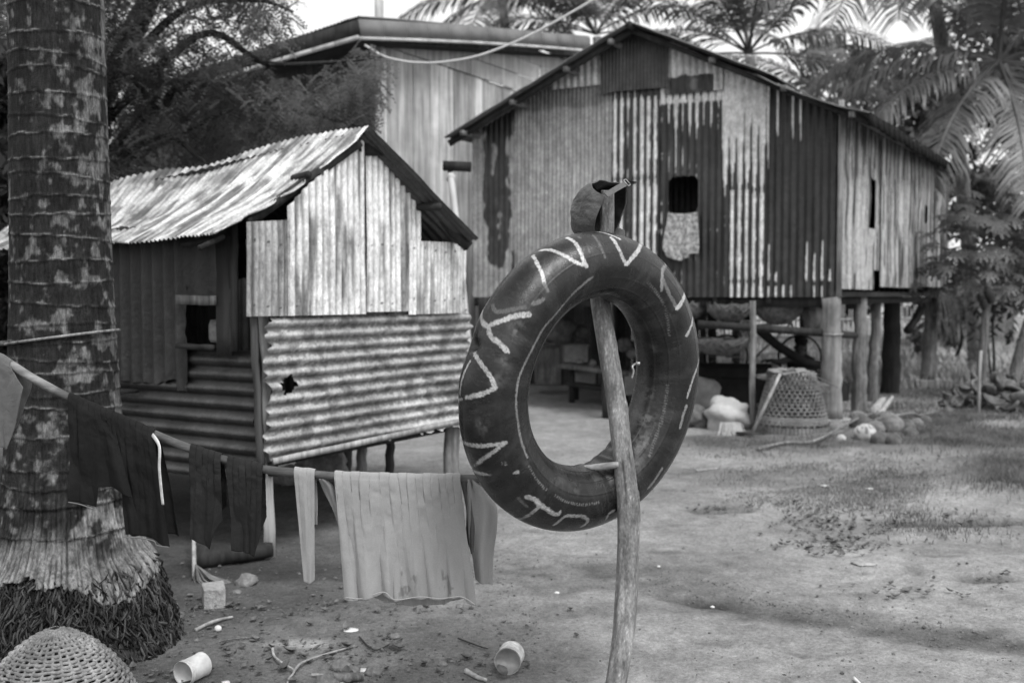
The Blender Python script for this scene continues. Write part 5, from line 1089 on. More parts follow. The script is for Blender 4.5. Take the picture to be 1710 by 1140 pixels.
# ================= husks, coconuts =================
def husk_mesh(seed):
    rs_ = random.Random(seed); q = B(); L = rs_.uniform(.22, .32); n = 10; vs = []; fs = []; m_ = 6
    for i in range(n+1):
        t = i/n; a = -1.1+2.2*t; wd = .075*math.sin(math.pi*(.08+.84*t)); cx_ = math.sin(a)*L*.5; cz = -math.cos(a)*L*.35+L*.3
        for k in range(m_+1): b_ = -1.2+2.4*k/m_; vs.append((cx_, math.sin(b_)*wd*1.2, cz+(1-math.cos(b_))*wd*.8+rs_.uniform(-.006, .006)))
        for k in range(m_+1): b_ = 1.2-2.4*k/m_; vs.append((cx_*.92, math.sin(b_)*wd*.9, cz+.028+(1-math.cos(b_))*wd*.7))
    R_ = 2*(m_+1)
    for i in range(n):
        for k in range(R_): fs.append((i*R_+k, (i+1)*R_+k, (i+1)*R_+(k+1) % R_, i*R_+(k+1) % R_))
    fs += [tuple(range(R_)), tuple(n*R_+k for k in range(R_-1, -1, -1))]
    return mk('coconut_husk', vs, fs, M['husk'])
protos = [husk_mesh(i) for i in range(4)]; rr_ = random.Random(9)
hl = [(px_h, py_h, z_) for (px_h, py_h, z_) in [(rr_.uniform(1582, 1760), None, 0) for _ in range(95)]]
for i, (x_, _, _) in enumerate(hl):
    y_ = rr_.uniform(668, 697) if x_ > 1620 else rr_.uniform(676, 692); g = G(x_, y_); hgt = max(0, .42*math.sin(min(1, max(0, (x_-1575)/70))*math.pi/2))*rr_.random()*(1-abs(y_-682)/30)
    o = protos[i] if i < 4 else protos[i % 4].copy()
    if i >= 4: C.objects.link(o)
    o.location = (g.x, g.y, .05+hgt); o.rotation_euler = (rr_.uniform(-1.5, 3.1), rr_.uniform(-.7, .7), rr_.uniform(0, 6.28)); s_ = rr_.uniform(.8, 1.15); o.scale = (s_, s_, s_)
    tag(o, 'curved piece of dry coconut husk in the big heap under the papaya tree', 'coconut husk', 'coconut husks in the heap')
nuts = [(1445, 735, .115, 'pale split coconut with dark stripes at the front of the small coconut pile', 1), (1468, 742, .085, 'round coconut at the very front of the pile, right of the striped one', 0), (1487, 722, .13, 'largest smooth coconut lying on top at the centre of the small pile', 0), (1493, 745, .08, 'small pointed coconut at the right front of the pile', 0),
        (1405, 737, .05, 'small whitish coconut shell lying alone left of the striped coconut', 1), (1437, 718, .12, 'flat grey coconut at the left back of the small pile', 0), (1478, 712, .12, None, 0), (1512, 722, .10, None, 0), (1530, 715, .08, None, 0), (1500, 708, .10, None, 0), (1462, 725, .10, None, 0), (1520, 732, .08, None, 0), (1432, 706, .10, None, 0), (1545, 708, .07, None, 0)]
for i, (x_, y_, r_, lab, wh) in enumerate(nuts):
    g = G(x_, y_+r_*30); q = B(); q.lump((g.x, g.y, r_*.8), (r_, r_*1.05, r_*.9), 12, .12, 1.2)
    if wh and r_ > .08:
        n_ = len(q.v); q.c = [1-.8*(abs(math.sin(math.atan2(v_[2]-r_*.8, v_[0]-g.x)*1+v_[0]*95)) < .28) for v_ in q.v]
    m_ = mat('nut_shell', .5, .8, noises=[(9, V1, .6, 1.2)], col=True) if wh else M['husk'] if i % 2 else M['rock']
    tag(q.build('coconut', m_, None, loc=(g.x, g.y, 0)), lab or 'weathered brown coconut in the back of the small pile beside the house corner', 'coconut', 'coconuts in the small pile')
# ================= sticks and logs =================
def stick(name, pts_, r, m, label, cat='stick', seg=7):
    p = [GG(x_, y_)+Vector((0, 0, z_)) for x_, y_, z_ in pts_]; p = crom(p, 5); q = B(); q.tube(p, list(np.linspace(r, r*.6, len(p))), seg, .2); return tag(q.build(name, m, None, loc=p[0]), label, cat)
stick('branch', [(1266, 757, .03), (1310, 748, .03), (1360, 744, .04), (1425, 725, .10), (1465, 716, .16)], .019, M['wood'], 'long pale dry branch lying from the yard up to the coconut pile')
stick('branch', [(1460, 722, .1), (1520, 712, .12), (1535, 703, .05), (1575, 690, .03)], .022, M['wood'], 'crooked branch running from the coconut pile to the husk heap')
stick('log', [(1460, 703, .08), (1474, 685, .14)], .07, M['wood_pale'], 'short thick pale log beside the second stilt, left of the thinner one', 'log', 10)
stick('log', [(1467, 712, .08), (1478, 698, .12), (1490, 682, .16)], .04, M['wood_pale'], 'thin pale forked log leaning on the thicker log by the stilts', 'log', 8)
stick('twig', [(326, 1050, .01), (355, 1038, .02), (388, 1028, .01)], .010, M['wood_pale'], 'short pale straight stick lying beside the brick, left of the ball', 'twig')
stick('twig', [(366, 1070, .01), (395, 1066, .01), (440, 1062, .01)], .005, M['wood'], 'thin twig lying below the white ball', 'twig')
stick('twig', [(455, 1077, .01), (458, 1093, .015), (475, 1108, .02), (491, 1118, .02), (481, 1130, .01), (480, 1142, .01)], .006, M['wood_pale'], 'curled pale vine stem on the dark soil near the bottom edge', 'twig')
stick('twig', [(491, 1118, .02), (505, 1103, .02), (540, 1088, .015), (592, 1073, .01)], .006, M['wood_pale'], 'long thin pale stem running right from the curled vine', 'twig')
stick('twig', [(520, 1120, .01), (545, 1122, .02), (560, 1126, .02)], .007, M['wood_pale'], 'short bent pale stem touching the dark wooden chunk', 'twig')
stick('wood_chunk', [(558, 1128, .02), (608, 1125, .02)], .022, M['wood'], 'short cylindrical wooden chunk near the bottom edge', 'wood chunk', 10)
stick('wood_chunk', [(778, 1113, .01), (795, 1122, .01), (812, 1128, .01)], .012, M['wood_pale'], 'small flat splinter of wood left of the tin can', 'wood chunk')
stick('twig', [(765, 1060, .01), (800, 1072, .01), (815, 1076, .01)], .004, M['wood_dark'], 'thin dark twig above the tin can', 'twig')
stick('twig', [(600, 1060, .01), (625, 1078, .01), (655, 1068, .01), (672, 1062, .01)], .004, M['wood_dark'], 'thin dark bent twig right of the pale crumbled patch', 'twig')
stick('twig', [(1426, 1123, .01), (1445, 1143, .01)], .008, M['paint_white'], 'small white stick cut by the bottom edge of the picture', 'twig')
stick('twig', [(1163, 786, .01), (1200, 782, .01)], .014, M['wood_pale'], 'short pale stick lying in the yard right of the inner tube', 'twig')
stick('log', [(330, 935, .05), (400, 930, .06), (455, 925, .04)], .07, M['wood_dark'], 'dark rotten log lying on the ground under the shed', 'log', 10)
stick('twig', [(325, 960, .02), (323, 900, .32)], .013, M['wood_pale'], 'pale broom stick standing upright under the dark trousers', 'stick')
q = B(); g = GG(327, 962)
for i in range(50): a = random.uniform(0, 6.28); q.tube([g+Vector((0, 0, .10)), g+Vector((math.cos(a)*.05+.04, math.sin(a)*.05, .03)), g+Vector((math.cos(a)*.10+.10, math.sin(a)*.08, -.01))], .0025, 4, 0, False)
tag(q.build('brush_head', M['straw'], None, loc=g), 'bushy straw end of the upright broom stick on the ground', 'broom')
# brick, ball, cans
q = B(); g = GG(357, 1003); q.box(g+Vector((0, 0, .045)), (.105, .15, .10), .35, .04); o = q.build('brick', M['concrete'], None, False, loc=g); tag(o, 'pale square brick lying on the dark soil beside the palm foot', 'brick'); md = o.modifiers.new('b', 'BEVEL'); md.width = .006; md.segments = 2
q = B(); g = GG(364, 1048); q.lump(g+Vector((0, 0, .014)), (.017, .016, .015), 10, .06); tag(q.build('ball', M['paint_white'], None, loc=g), 'small white round ball on the soil below the brick', 'ball')
def can(px_, py_, d_, axv, r, L, label, tilted, m):
    c = GG(px_, py_); c.z += r; ax_ = Vector(axv).normalized(); t = thing('can', label, 'can', c)
    q = B(); q.lathe([(r*.99, L/2-.003), (r*1.04, L/2), (r*1.04, L/2-.006), (r, L/2-.008), (r, L*.2), (r*.985, L*.18), (r, L*.16), (r, -L/2+.008), (r*1.04, -L/2+.006), (r*1.04, -L/2), (r*.99, -L/2)], c, 32, ax_)
    q.lathe([(r*.97, L/2-.002), (r*.96, -L/2+.004), (0, -L/2+.004)], c, 32, ax_); q.build('wall', m, t); q = B()
    if tilted: q.lathe([(r*.97, L/2-.004), (r*.9, L/2-.004), (r*.88, L/2-.006), (0, L/2-.006)], c, 32, ax_); q.build('lid', M['metal_dull'], t)
    else: q.lathe([(r*.99, L/2-.014), (r*1.06, L/2-.014), (r*1.06, L/2-.02), (r*.99, L/2-.02)], c, 32, ax_); q.build('rim', M['paint_white'], t)
    return t
M['label'] = mat('can_label', .62, .55, 0, .3, [(16, V1, .55, 1.15), (60, V1, .8, 1.1)], [(40, V1, .001)])
can(322, 1128, 0, (-.42, -.9, -.02), .047, .11, 'white open plastic tub lying on its side, mouth towards the viewer', False, M['paint_white'])
can(851, 1108, 0, (-.15, -.98, .08), .052, .11, 'closed tin can lying on its side in the yard, round end facing forward', True, M['label'])
q = B(); g = GG(841, 1114); q.lump(g+Vector((0, 0, .012)), (.016, .014, .013), 8, .1); tag(q.build('nut', M['husk'], None, loc=g), 'small round brown nut lying against the tin can', 'nut')
for (x_, y_, r_, m_, nm, lab, cat) in [(586, 1046, .035, 'paint_white', 'shell', 'flat white shell-like flake on the soil under the grey shirt', 'flake'), (606, 1108, .024, 'paint_white', 'bottle_cap', 'round white cap lying among stones at the bottom', 'cap'), (573, 1131, .02, 'paint_white', 'shell', 'small white flake at the bottom edge below the wooden chunk', 'flake'), (377, 1132, .018, 'paint_white', 'shell', 'small pale flake right of the white tub', 'flake'), (1443, 937, .07, 'concrete', 'flake', 'pale crumpled scrap below the dead leaves in the yard', 'scrap'), (1190, 995, .012, 'paint_white', 'scrap', 'tiny white scrap in the worn track', 'scrap'), (1100, 941, .01, 'paint_white', 'scrap', 'tiny white speck right of the leaning post', 'scrap'), (930, 981, .014, 'paint_white', 'scrap', 'small light scrap left of the leaning post', 'scrap'), (1376, 812, .03, 'paint_white', 'scrap', 'light scrap in the grass patch, nearer the tube', 'scrap'), (1452, 817, .03, 'paint_white', 'scrap', 'light scrap in the grass patch, farther right', 'scrap')]:
    q = B(); g = GG(x_, y_); q.lump(g+Vector((0, 0, .004)), (r_, r_*.75, .006), 8, .35, 2); tag(q.build(nm, M[m_], None, loc=g), lab, cat)
for (x_, y_, r_, lab) in [(571, 1104, .045, 'grey stone left of the white cap near the bottom edge'), (622, 1113, .035, 'grey stone just right of the white cap'), (545, 1134, .05, 'dark lumpy stone at the bottom edge, under the stems'), (590, 1110, .03, 'small stone between the grey stone and the white cap'), (767-0, 1004, .02, 'tiny dark stone under the shirt hem'), (411, 970, .06, 'grey angular stone right of the brick, half buried'), (395, 985, .025, 'small pebble between brick and angular stone'), (660, 1058, .025, 'dark clod of soil right of the pale patch'), (738, 1100, .02, 'dark clod left of the tin can'), (1393, 722, .12, 'low stone before the corner stilt of the house'), (1432, 700, .10, 'flat pale stone at the foot of the second stilt')]:
    q = B(); g = GG(x_, y_); q.lump(g+Vector((0, 0, r_*.25)), (r_, r_*.8, r_*.6), 9, .4, 1.4); tag(q.build('stone', M['rock'], None, loc=g), lab, 'stone')
# foreground basket
def weave_dome(name, cen, R0, H, nw, ns_, m, parent_t, prof, wr=.004, amp=.004):
    q = B()
    for j in range(nw):
        t = (j+.5)/nw; z = H*t; r = prof(t)*R0; n = 90; pts_ = []
        for k in range(n+1): a = 2*math.pi*k/n; rr0 = r+amp*math.cos(a*ns_/2+math.pi*(j % 2)); pts_.append((cen[0]+rr0*math.cos(a), cen[1]+rr0*math.sin(a), cen[2]+z+.002*math.sin(a*5+j)))
        q.tube(pts_, wr, 5, 0, False)
    q.build('weft', m, parent_t); q = B()
    for k in range(ns_):
        a = 2*math.pi*(k+.5)/ns_; pts_ = [(cen[0]+prof(t)*R0*math.cos(a), cen[1]+prof(t)*R0*math.sin(a), cen[2]+H*t) for t in np.linspace(0, 1, 16)]; q.tube(pts_, [wr*.8]*16, 5, 0, False)
    q.build('stake_ribs', m, parent_t)
bk = thing('basket', 'upturned woven cane basket at the lower left corner, beside the palm foot', 'basket', (-1.63, 3.50, 0))
weave_dome('b', (-1.63, 3.5, .0), .25, .315, 30, 34, M['weave'], bk, lambda t: max(0.05, math.cos(min(t, .995)*math.pi/2)**.6)*(1+.12*(1-t)), .0075, .0058)
q = B(); q.lathe([(.235*max(.05, math.cos(min(t, .99)*math.pi/2)**.6)*(1+.12*(1-t)), .30*t) for t in np.linspace(0, 1, 20)], (-1.63, 3.5, 0), 30); q.build('inner_shadow_lining', M['wood_dark'], bk)
def sst_(t): return t
# chicken cage basket under the house
cg = G(1322, 722); cage = thing('chicken_basket', 'large open-weave bamboo chicken basket turned upside down beside the corner stilt', 'basket', cg)
cpf = lambda t: .40-.13*t-.04*t**3; Hc = .62
q = B()
for k in range(36):
    for sg in (-1, 1):
        a0 = 2*math.pi*k/34; q.tube([(cg.x+cpf(t)*math.cos(a0+sg*t*1.25), cg.y+cpf(t)*math.sin(a0+sg*t*1.25), .06+Hc*t) for t in np.linspace(0, 1, 12)], .0042, 4, 0, False)
for j in range(14): z = .12+.037*j+random.uniform(-.006, .006); r_ = cpf(z/Hc-.1)+.002; q.tube([(cg.x+r_*math.cos(a), cg.y+r_*math.sin(a), z) for a in np.linspace(0, 2*math.pi, 40)], .0042, 4, 0, False)
q.build('lattice', M['weave'], cage)
q = B(); q.lathe([(.405, 0), (.40, .09), (.396, .09), (.395, 0)], cg, 48); q.lathe([(.388, .12), (.375, .20), (.37, .20), (.38, .12)], cg, 48)
for k in range(60): a = 2*math.pi*k/60; q.tube([cg+Vector((.405*math.cos(a), .405*math.sin(a), .0)), cg+Vector((.398*math.cos(a), .398*math.sin(a), .13))], .006, 4, 0, False)
q.build('base_band', mat('weave_old', .11, .8, 0, .25, [(8, V1, .6, 1.4), (90, V1, .7, 1.3)], [(80, V1, .003)]), cage)
q = B(); q.lump(cg+Vector((-.02, .0, .66)), (.22, .18, .05), 14, .7, 2.5); tag(q.build('sack_cloth', M['sack_tan'], None, loc=cg+Vector((0, 0, .6))), 'crumpled pale sacking lying over the top of the chicken basket', 'sacking')
q = B()
for i in range(260):
    a = Vector((random.gauss(0, .05), random.gauss(0, .08), random.gauss(0, .03))); s = P(1266, 629, 10.98)+a*.5+Vector((random.uniform(0, .25), 0, 0)); e = P(1378, 648, 11.0)+a*1.0+Vector((random.uniform(-.25, 0), 0, 0)); q.tube([s, s.lerp(e, .5)+Vector((0, 0, .05))+a*.4, e], .0042, 4, 0, False)
tag(q.build('straw_broom', M['straw'], None, loc=P(1320, 640, 10.95)), 'long bundle of straw laid across the top of the chicken basket', 'broom')
hoe = thing('hoe', 'hoe with a pale wooden handle leaning against the chicken basket', 'hoe', G(1255, 730))
q = B(); h0 = G(1257, 728)+Vector((0, 0, .04)); h1 = P(1303, 624, 10.75); q.tube([h0, h0.lerp(h1, .5), h1], [.02, .018, .016], 10, .05); q.build('handle', M['wood_pale'], hoe)
q = B(); q.beam(G(1222, 722)+Vector((0, 0, .02)), G(1260, 733)+Vector((0, 0, .05)), .14, .02, seg=3, wob=.004); q.build('blade', M['tin_dark'], hoe)
# sacks
def sack(nm, px_, py_, r, m, label, rot=0, z=None, rn=.35, cat='sack'):
    g = G(px_, py_); q = B(); q.lump(g+Vector((0, 0, r[2]*.75 if z is None else z)), r, 18, rn, 1.6); return tag(q.build(nm, m, None, loc=g), label, cat)
sack('sack', 1213, 715, (.26, .22, .20), M['sack'], 'bright white sack slumped on the ground at the left of the thin post')
q = B(); g = G(1212, 722)
for i in range(60): a = random.uniform(-.1, .12); q.tube([g+Vector((a, -.2, .14)), g+Vector((a*1.3, -.24, .05)), g+Vector((a*1.5+random.uniform(-.03, .03), -.25, .0))], .004, 4, 0, False)
tag(q.build('sack_fringe', M['sack'], None, loc=g), 'frayed white threads hanging from the mouth of the white sack', 'threads')
sack('sack', 1172, 692, (.36, .3, .33), M['sack_tan'], 'big tan sack lying behind the bright white sack')
sack('sack', 1158, 712, (.18, .16, .13), M['husk'], 'dark low sack left of the white sack, touching the inner tube edge')
sack('sack', 1292, 650, (.45, .3, .24), M['sack'], 'long pale filled sack on the ground behind the thin post')
sack('sack', 1375, 640, (.32, .3, .22), M['sack'], 'pale sack behind the seated person, next to the corner stilt')
# hanging bundles
def bowl(px_, py_, d_, r, label, m, sx_=1, dep=1.0):
    c = P(px_, py_, d_); q = B(); n = 16; prof = [(r*math.cos(a), -r*dep*math.sin(a)) for a in np.linspace(0, math.pi/2, n)]+[(r*.90*math.cos(a)+.001, -r*.9*dep*math.sin(a)) for a in np.linspace(math.pi/2, 0, n)]
    t = thing('basket', label, 'basket', c); q.lathe(prof, c, 40); q.v = [(c.x+(a-c.x)*sx_*(1+.10*mn.noise(Vector((a*6, b_*6, z*6)))), b_, z+.03*mn.noise(Vector((a*9, b_*9, z*9)))) for a, b_, z in q.v]; q.build('shell', m, t); q = B()
    for i in range(150):
        a = random.uniform(0, 6.28); e = random.uniform(.1, 1.3); da = random.choice((-1, 1))*random.uniform(.3, .6); pp_ = []
        for k in range(5): tt = k/4-.5; ee = e+tt*.5; aa = a+tt*da; pp_.append(c+Vector((r*1.03*sx_*math.cos(aa)*math.cos(ee), r*1.03*math.sin(aa)*math.cos(ee), -r*1.03*dep*math.sin(ee))))
        q.tube(pp_, .0065, 4, 0, False)
    q.build('strands', M['straw'], t); q = B()
    for a in (.5, 2.6, 4.7): q.tube([c+Vector((r*math.cos(a)*sx_, r*math.sin(a), 0)), Vector((c.x+r*.3*math.cos(a), c.y, 1.46))], .008, 4)
    q.build('hanger', M['wood_dark'], t); return t
M['thatch'] = mat('thatch', .13, .85, 0, .25, [(14, V1, .5, 1.4), (60, V1, .7, 1.3)], [(50, V1, .01)])
bowl(1219, 508, 11.9, .24, 'bowl-shaped nest basket hanging under the floor, first to the left of the thin post', M['thatch'], 1.1, .85)
bowl(1300, 508, 11.9, .25, 'round nest basket hanging under the floor between the thin post and corner stilt', M['thatch'], 1.1, .95)
bowl(1203, 566, 12.0, .27, 'wide nest basket hanging lowest, above the tan sack', M['thatch'], 1.25, .7)
bowl(1152, 506, 12.2, .2, 'dark nest basket hanging nearest the inner tube', M['thatch'], 1.0, .95)
q = B(); q.lump(P(1358, 530, 12.1), (.12, .10, .17), 14, .35, 2); tag(q.build('bundle', M['sack_tan'], None, loc=P(1358, 530, 12.1)), 'soft light bundle hanging under the floor just left of the corner stilt', 'bundle')
# dark platform bed, bench, crates beneath the house
bed = thing('platform_bed', 'dark wooden platform under the house, behind the sacks', 'bed', G(1190, 640))
g = Vector((2.55, 12.9, 0)); q = B(); q.box(g+Vector((0, 0, .55)), (1.6, 1.0, .12), -.25); q.box(g+Vector((0, -.05, .33)), (1.5, .9, .3), -.25); q.build('deck', M['cavity'], bed, False)
for dx, dy in ((-.7, -.35), (.65, -.6), (-.55, .5), (.8, .2)): q = B(); q.box(g+Vector((dx, dy, .25)), (.08, .08, .5)); q.build('leg', M['wood_dark'], bed, False)
bench = thing('bench', 'dark wooden bench under the house, seen through the inner tube', 'bench', G(975, 650))
d0 = 14.2
q = B(); q.beam(P(944, 610, d0), P(1055, 622, d0-.5), .45, .06, seg=3, wob=.005); q.build('seat', M['wood'], bench); q = B(); q.beam(P(950, 640, d0-.1), P(1050, 655, d0-.5), .2, .05, seg=3); q.build('shelf', M['wood_dark'], bench)
for x_, dd in ((955, d0-.1), (1045, d0-.5), (962, d0+.25)): q = B(); a = P(x_, 612, dd); q.beam(a, Vector((a.x, a.y, 0)), .08, .08); q.build('leg', M['wood_dark'], bench)
def crate(px0, py0, px1, py1, d_, m, nm, label, cat, dep=.4, z0=None):
    a = P(px0, py1, d_); c = P(px1, py0, d_); q = B(); zc = (a.z+c.z)/2; q.box(((a.x+c.x)/2, d_+dep/2, zc), (abs(c.x-a.x), dep, c.z-a.z), 0, .01)
    q.box(((a.x+c.x)/2, d_+dep/2, c.z+.012), (abs(c.x-a.x)+.04, dep+.04, .024), 0, .0); o = q.build(nm, m, None, False, loc=((a.x+c.x)/2, d_, 0)); md = o.modifiers.new('b', 'BEVEL'); md.width = .006; return tag(o, label, cat)
crate(893, 580, 937, 642, 15.2, M['wood'], 'cabinet', 'low grey cabinet under the house, left inside the inner tube ring', 'cabinet')
crate(943, 578, 982, 605, 14.9, M['concrete'], 'box', 'pale box standing on the ledge right of the low cabinet', 'box', .3)
crate(962, 624, 995, 641, 14.2, M['concrete'], 'box', 'pale box on the lower shelf of the dark bench', 'box', .3)
crate(1042, 625, 1062, 660, 13.6, M['concrete'], 'bucket', 'grey container beside the wooden post, under the house', 'container', .3)
for (x_, y_, d_, r_, m_, lab) in [(935, 552, 14.8, (.22, .2, .2), 'thatch', 'dark round heap stacked on the low cabinet'), (970, 555, 14.9, (.12, .1, .12), 'husk', 'small dark bundle on the pale box'), (1042, 575, 13.9, (.10, .1, .10), 'thatch', 'round dark bundle right of the post, on the bench'), (918, 548, 15.3, (.16, .14, .2), 'husk', 'dark bundle at the back of the low cabinet'), (968, 604, 14.1, (.06, .05, .04), 'rock', 'small grey object on the bench seat'), (990, 606, 14, (.05, .05, .05), 'sack_tan', 'small tan object on the bench seat'), (1055, 590, 13.9, (.07, .07, .07), 'rock', 'small round pot near the valve')]:
    q = B(); p = P(x_, y_, d_); q.lump(p, r_, 12, .3, 2); tag(q.build('bundle', M[m_], None, loc=p), lab, 'bundle')
screen = Pl((-.2, 17.2), (3.3, 16.0))
boards(screen, 0, screen.L, 0, 1.42, .14, 0, thing('plank_screen', 'dark plank screen standing behind the bench under the house', 'screen', (1.5, 16.6, 0)), 'planks', .07)
q = B(); q.lump(G(548, 800)+Vector((0, 0, .1)), (.18, .14, .16), 12, .35, 1.6); tag(q.build('stone', M['rock'], None, loc=G(548, 800)), 'big grey stone on the ground behind the shed, under its floor', 'stone')
q = B(); q.beam(P(700, 703, 12.2), P(762, 712, 12.0), .5, .22, seg=3, wob=.02); tag(q.build('log', M['wood_dark'], None, loc=P(730, 707, 12)), 'dark heavy timber lying in the yard behind the shed', 'log')
q = B(); q.lump(P(680, 706, 11.6), (.18, .15, .12), 12, .3, 1.6); tag(q.build('stone', M['rock'], None, loc=P(680, 706, 11.6)), 'grey stone beside the heavy timber behind the shed', 'stone')
for i, (x_, y_, r_) in enumerate([(512, 790, .1), (480, 805, .12), (530, 782, .07)]):
    q = B(); q.lump(G(x_, y_)+Vector((0, 0, r_*.4)), (r_*1.2, r_, r_*.7), 10, .4, 1.6); tag(q.build('stone', M['rock'], None, loc=G(x_, y_)), ['dark stone under the shed, in the middle of three', 'largest dark stone under the shed, nearest its corner', 'smallest dark stone under the shed, nearest the big grey one'][i], 'stone')
# hen on the ledge of the shed wall
hc = lp.at(lp.s_(205), lp.hit(205, 628)[1], .14); hen = thing('hen', 'small pale hen perched on the tin ledge of the shed wall, beside the palm trunk', 'hen', hc)
q = B(); prof_ = [(-.055, .018, .010), (-.035, -.002, .026), (0, -.012, .034), (.025, .0, .028), (.038, .022, .017), (.044, .04, .011), (.047, .052, .012), (.053, .056, .006)]
q.tube([hc+Vector((a, 0, z)) for a, z, r in prof_], [r for a, z, r in prof_], 12, .05)
q.tube([hc+Vector((.056, 0, .042)), hc+Vector((.068, 0, .052))], [.004, .001], 6); q.build('body', M['sack'], hen); q = B()
for s in (-.012, .012): q.tube([hc+Vector((.0, s, -.035)), hc+Vector((.004, s, -.065)), hc+Vector((.018, s, -.067))], .0035, 5)
q.build('legs', M['wood_pale'], hen)
q = B(); q.beam(lp.at(lp.s_(190), hc.z-.078, .10), lp.at(lp.s_(240), hc.z-.078, .10), .10, .02); tag(q.build('ledge', M['wood_dark'], shed), None)
# person under the house
def skinned(name, nodes, edges, m, parent, root=0, lv=2):
    off = OFF[parent.name]; me = bpy.data.meshes.new(name); me.from_pydata([Vector(p)-off for p, r in nodes], edges, []); o = bpy.data.objects.new(name, me); C.objects.link(o); o.parent = parent; OFF[o.name] = off
    md = o.modifiers.new('skin', 'SKIN'); sv = me.skin_vertices[0].data
    for i, (p, r) in enumerate(nodes): sv[i].radius = (r, r) if not hasattr(r, '__len__') else r
    for s in sv: s.use_root = False
    sv[root].use_root = True; md.use_smooth_shade = True; sb = o.modifiers.new('sub', 'SUBSURF'); sb.levels = lv; sb.render_levels = lv; me.materials.append(m); return o
p0 = Vector((3.75, 12.95, .0)); person = thing('person', 'person in dark clothes sitting low under the house, one arm stretched out to the left', 'person', p0)
PX = lambda x_, y_, d_=12.95: P(x_, y_, d_)
sho = PX(1330, 596); pel = Vector((sho.x+.10, 12.98, .32)); nk = PX(1335, 587)
nodes = [(pel, .14), (pel.lerp(nk, .35)+Vector((.02, .03, 0)), .125), (pel.lerp(nk, .75), (.15, .11)), (nk, .05), (PX(1335, 581), (.062, .07)), (PX(1336, 574), .068),
         (PX(1318, 600, 12.85), .042), (PX(1301, 605, 12.72), .045), (PX(1289, 602, 12.62), .032), (PX(1283, 601.5, 12.6), (.030, .014)),
         (PX(1347, 602, 13.0), .042), (PX(1350, 625, 12.85), .040), (PX(1338, 633, 12.65), .028),
         (pel+Vector((-.12, -.12, .02)), .09), (pel+Vector((-.42, -.35, .24)), .06), (pel+Vector((-.40, -.38, -.12)), .045), (pel+Vector((-.44, -.40, -.30)), .035), (pel+Vector((-.58, -.45, -.31)), .025),
         (pel+Vector((.12, -.12, .0)), .09), (pel+Vector((.05, -.52, .22)), .06), (pel+Vector((.05, -.50, -.12)), .045), (pel+Vector((.03, -.52, -.30)), .035), (pel+Vector((-.06, -.66, -.31)), .025)]
edges = [(0, 1), (1, 2), (2, 3), (3, 4), (4, 5), (2, 6), (6, 7), (7, 8), (8, 9), (2, 10), (10, 11), (11, 12), (0, 13), (13, 14), (14, 15), (15, 16), (16, 17), (0, 18), (18, 19), (19, 20), (20, 21), (21, 22)]
hb_ = nodes[9][0]
for i, (dx, dy, dz, ln) in enumerate([(-.03, -.012, .008, .075), (-.034, .004, .006, .082), (-.033, .016, .0, .076), (-.028, .026, -.006, .060), (-.005, -.025, -.018, .045)]):
    k = len(nodes); a = hb_+Vector((dx, dy, dz)); nodes += [(a, .009), (a+Vector((-ln*.5, 0, -.006)), .008), (a+Vector((-ln*.85, 0, -.03)), .006)]; edges += [(9, k), (k, k+1), (k+1, k+2)]
skinned('body', nodes, edges, M['skin'], person)
q = B(); q.lump(PX(1337, 572)+Vector((.01, .01, .03)), (.085, .092, .075), 12, .12); q.build('hair', M['cavity'], person)
hd = PX(1335, 580); q = B(); q.lump(hd+Vector((-.072, -.02, .0)), (.014, .012, .02), 6, .05); q.build('nose', M['skin'], person)
q = B(); q.tube([pel+Vector((0, 0, -.02)), pel.lerp(nk, .35)+Vector((.02, .03, 0)), pel.lerp(nk, .72), nk-Vector((0, 0, .05))], [.17, .165, .19, .10], 18, .10, sq=.8); q.build('shirt', M['cloth_dark'], person)
q = B(); q.box((pel.x, pel.y+.03, .08), (.36, .3, .16), .3); tag(q.build('low_stool', M['wood_dark'], None, False, loc=pel), 'low dark stool under the sitting person', 'stool')
# bicycle behind the corner stilt
q = B(); q.box((3.7, 14.5, .14), (2.2, .7, .26), 0, .02); tag(q.build('platform', M['wood_dark'], None, False, loc=(3.7, 14.5, 0)), 'low dark platform under the bicycle behind the seated person', 'platform')
bc = Vector(((1336-855)/FP*14.5, 14.5, .29)); bike = thing('bicycle', 'old bicycle parked behind the corner stilt, one wheel rim showing', 'bicycle', bc)
def wheel(c):
    q = B(); q.tube([c+Vector((.31*math.cos(a), .0, .31*math.sin(a))) for a in np.linspace(0, 2*math.pi, 49)], .018, 8, 0, False); t_ = q.build('wheel', M['cavity'], bike)
    q = B(); q.tube([c+Vector((.285*math.cos(a), .0, .285*math.sin(a))) for a in np.linspace(0, 2*math.pi, 49)], .014, 8, 0, False); subpart(q.build('rim', M['paint_white'], bike), t_)
    q = B()
    for i in range(18): a = i*math.pi/9; q.tube([c, c+Vector((.285*math.cos(a), .0, .285*math.sin(a)))], .002, 4, 0, False)
    subpart(q.build('spokes', M['metal_dull'], bike), t_)
w0 = bc+Vector((0, 0, .33)); w1 = w0+Vector((-1.05, .1, 0)); wheel(w0); wheel(w1)
q = B(); hd_ = w0+Vector((-.12, 0, .5)); st_ = w1+Vector((.30, 0, .45)); bb_ = w1+Vector((.42, 0, -.02))
for a, c in ((w0, hd_), (hd_, st_), (hd_, bb_), (bb_, st_), (bb_, w1), (st_, w1)): q.tube([a, c], .016, 6)
q.build('frame', M['metal_dull'], bike); q = B(); q.tube([hd_, hd_+Vector((.02, 0, .15)), hd_+Vector((.06, -.25, .17)), hd_+Vector((.12, -.3, .15))], .012, 6); q.build('handlebar', M['metal_dull'], bike)
q = B(); q.lump(st_+Vector((0, 0, .12)), (.13, .07, .04), 8, .1); q.build('saddle', M['cavity'], bike)
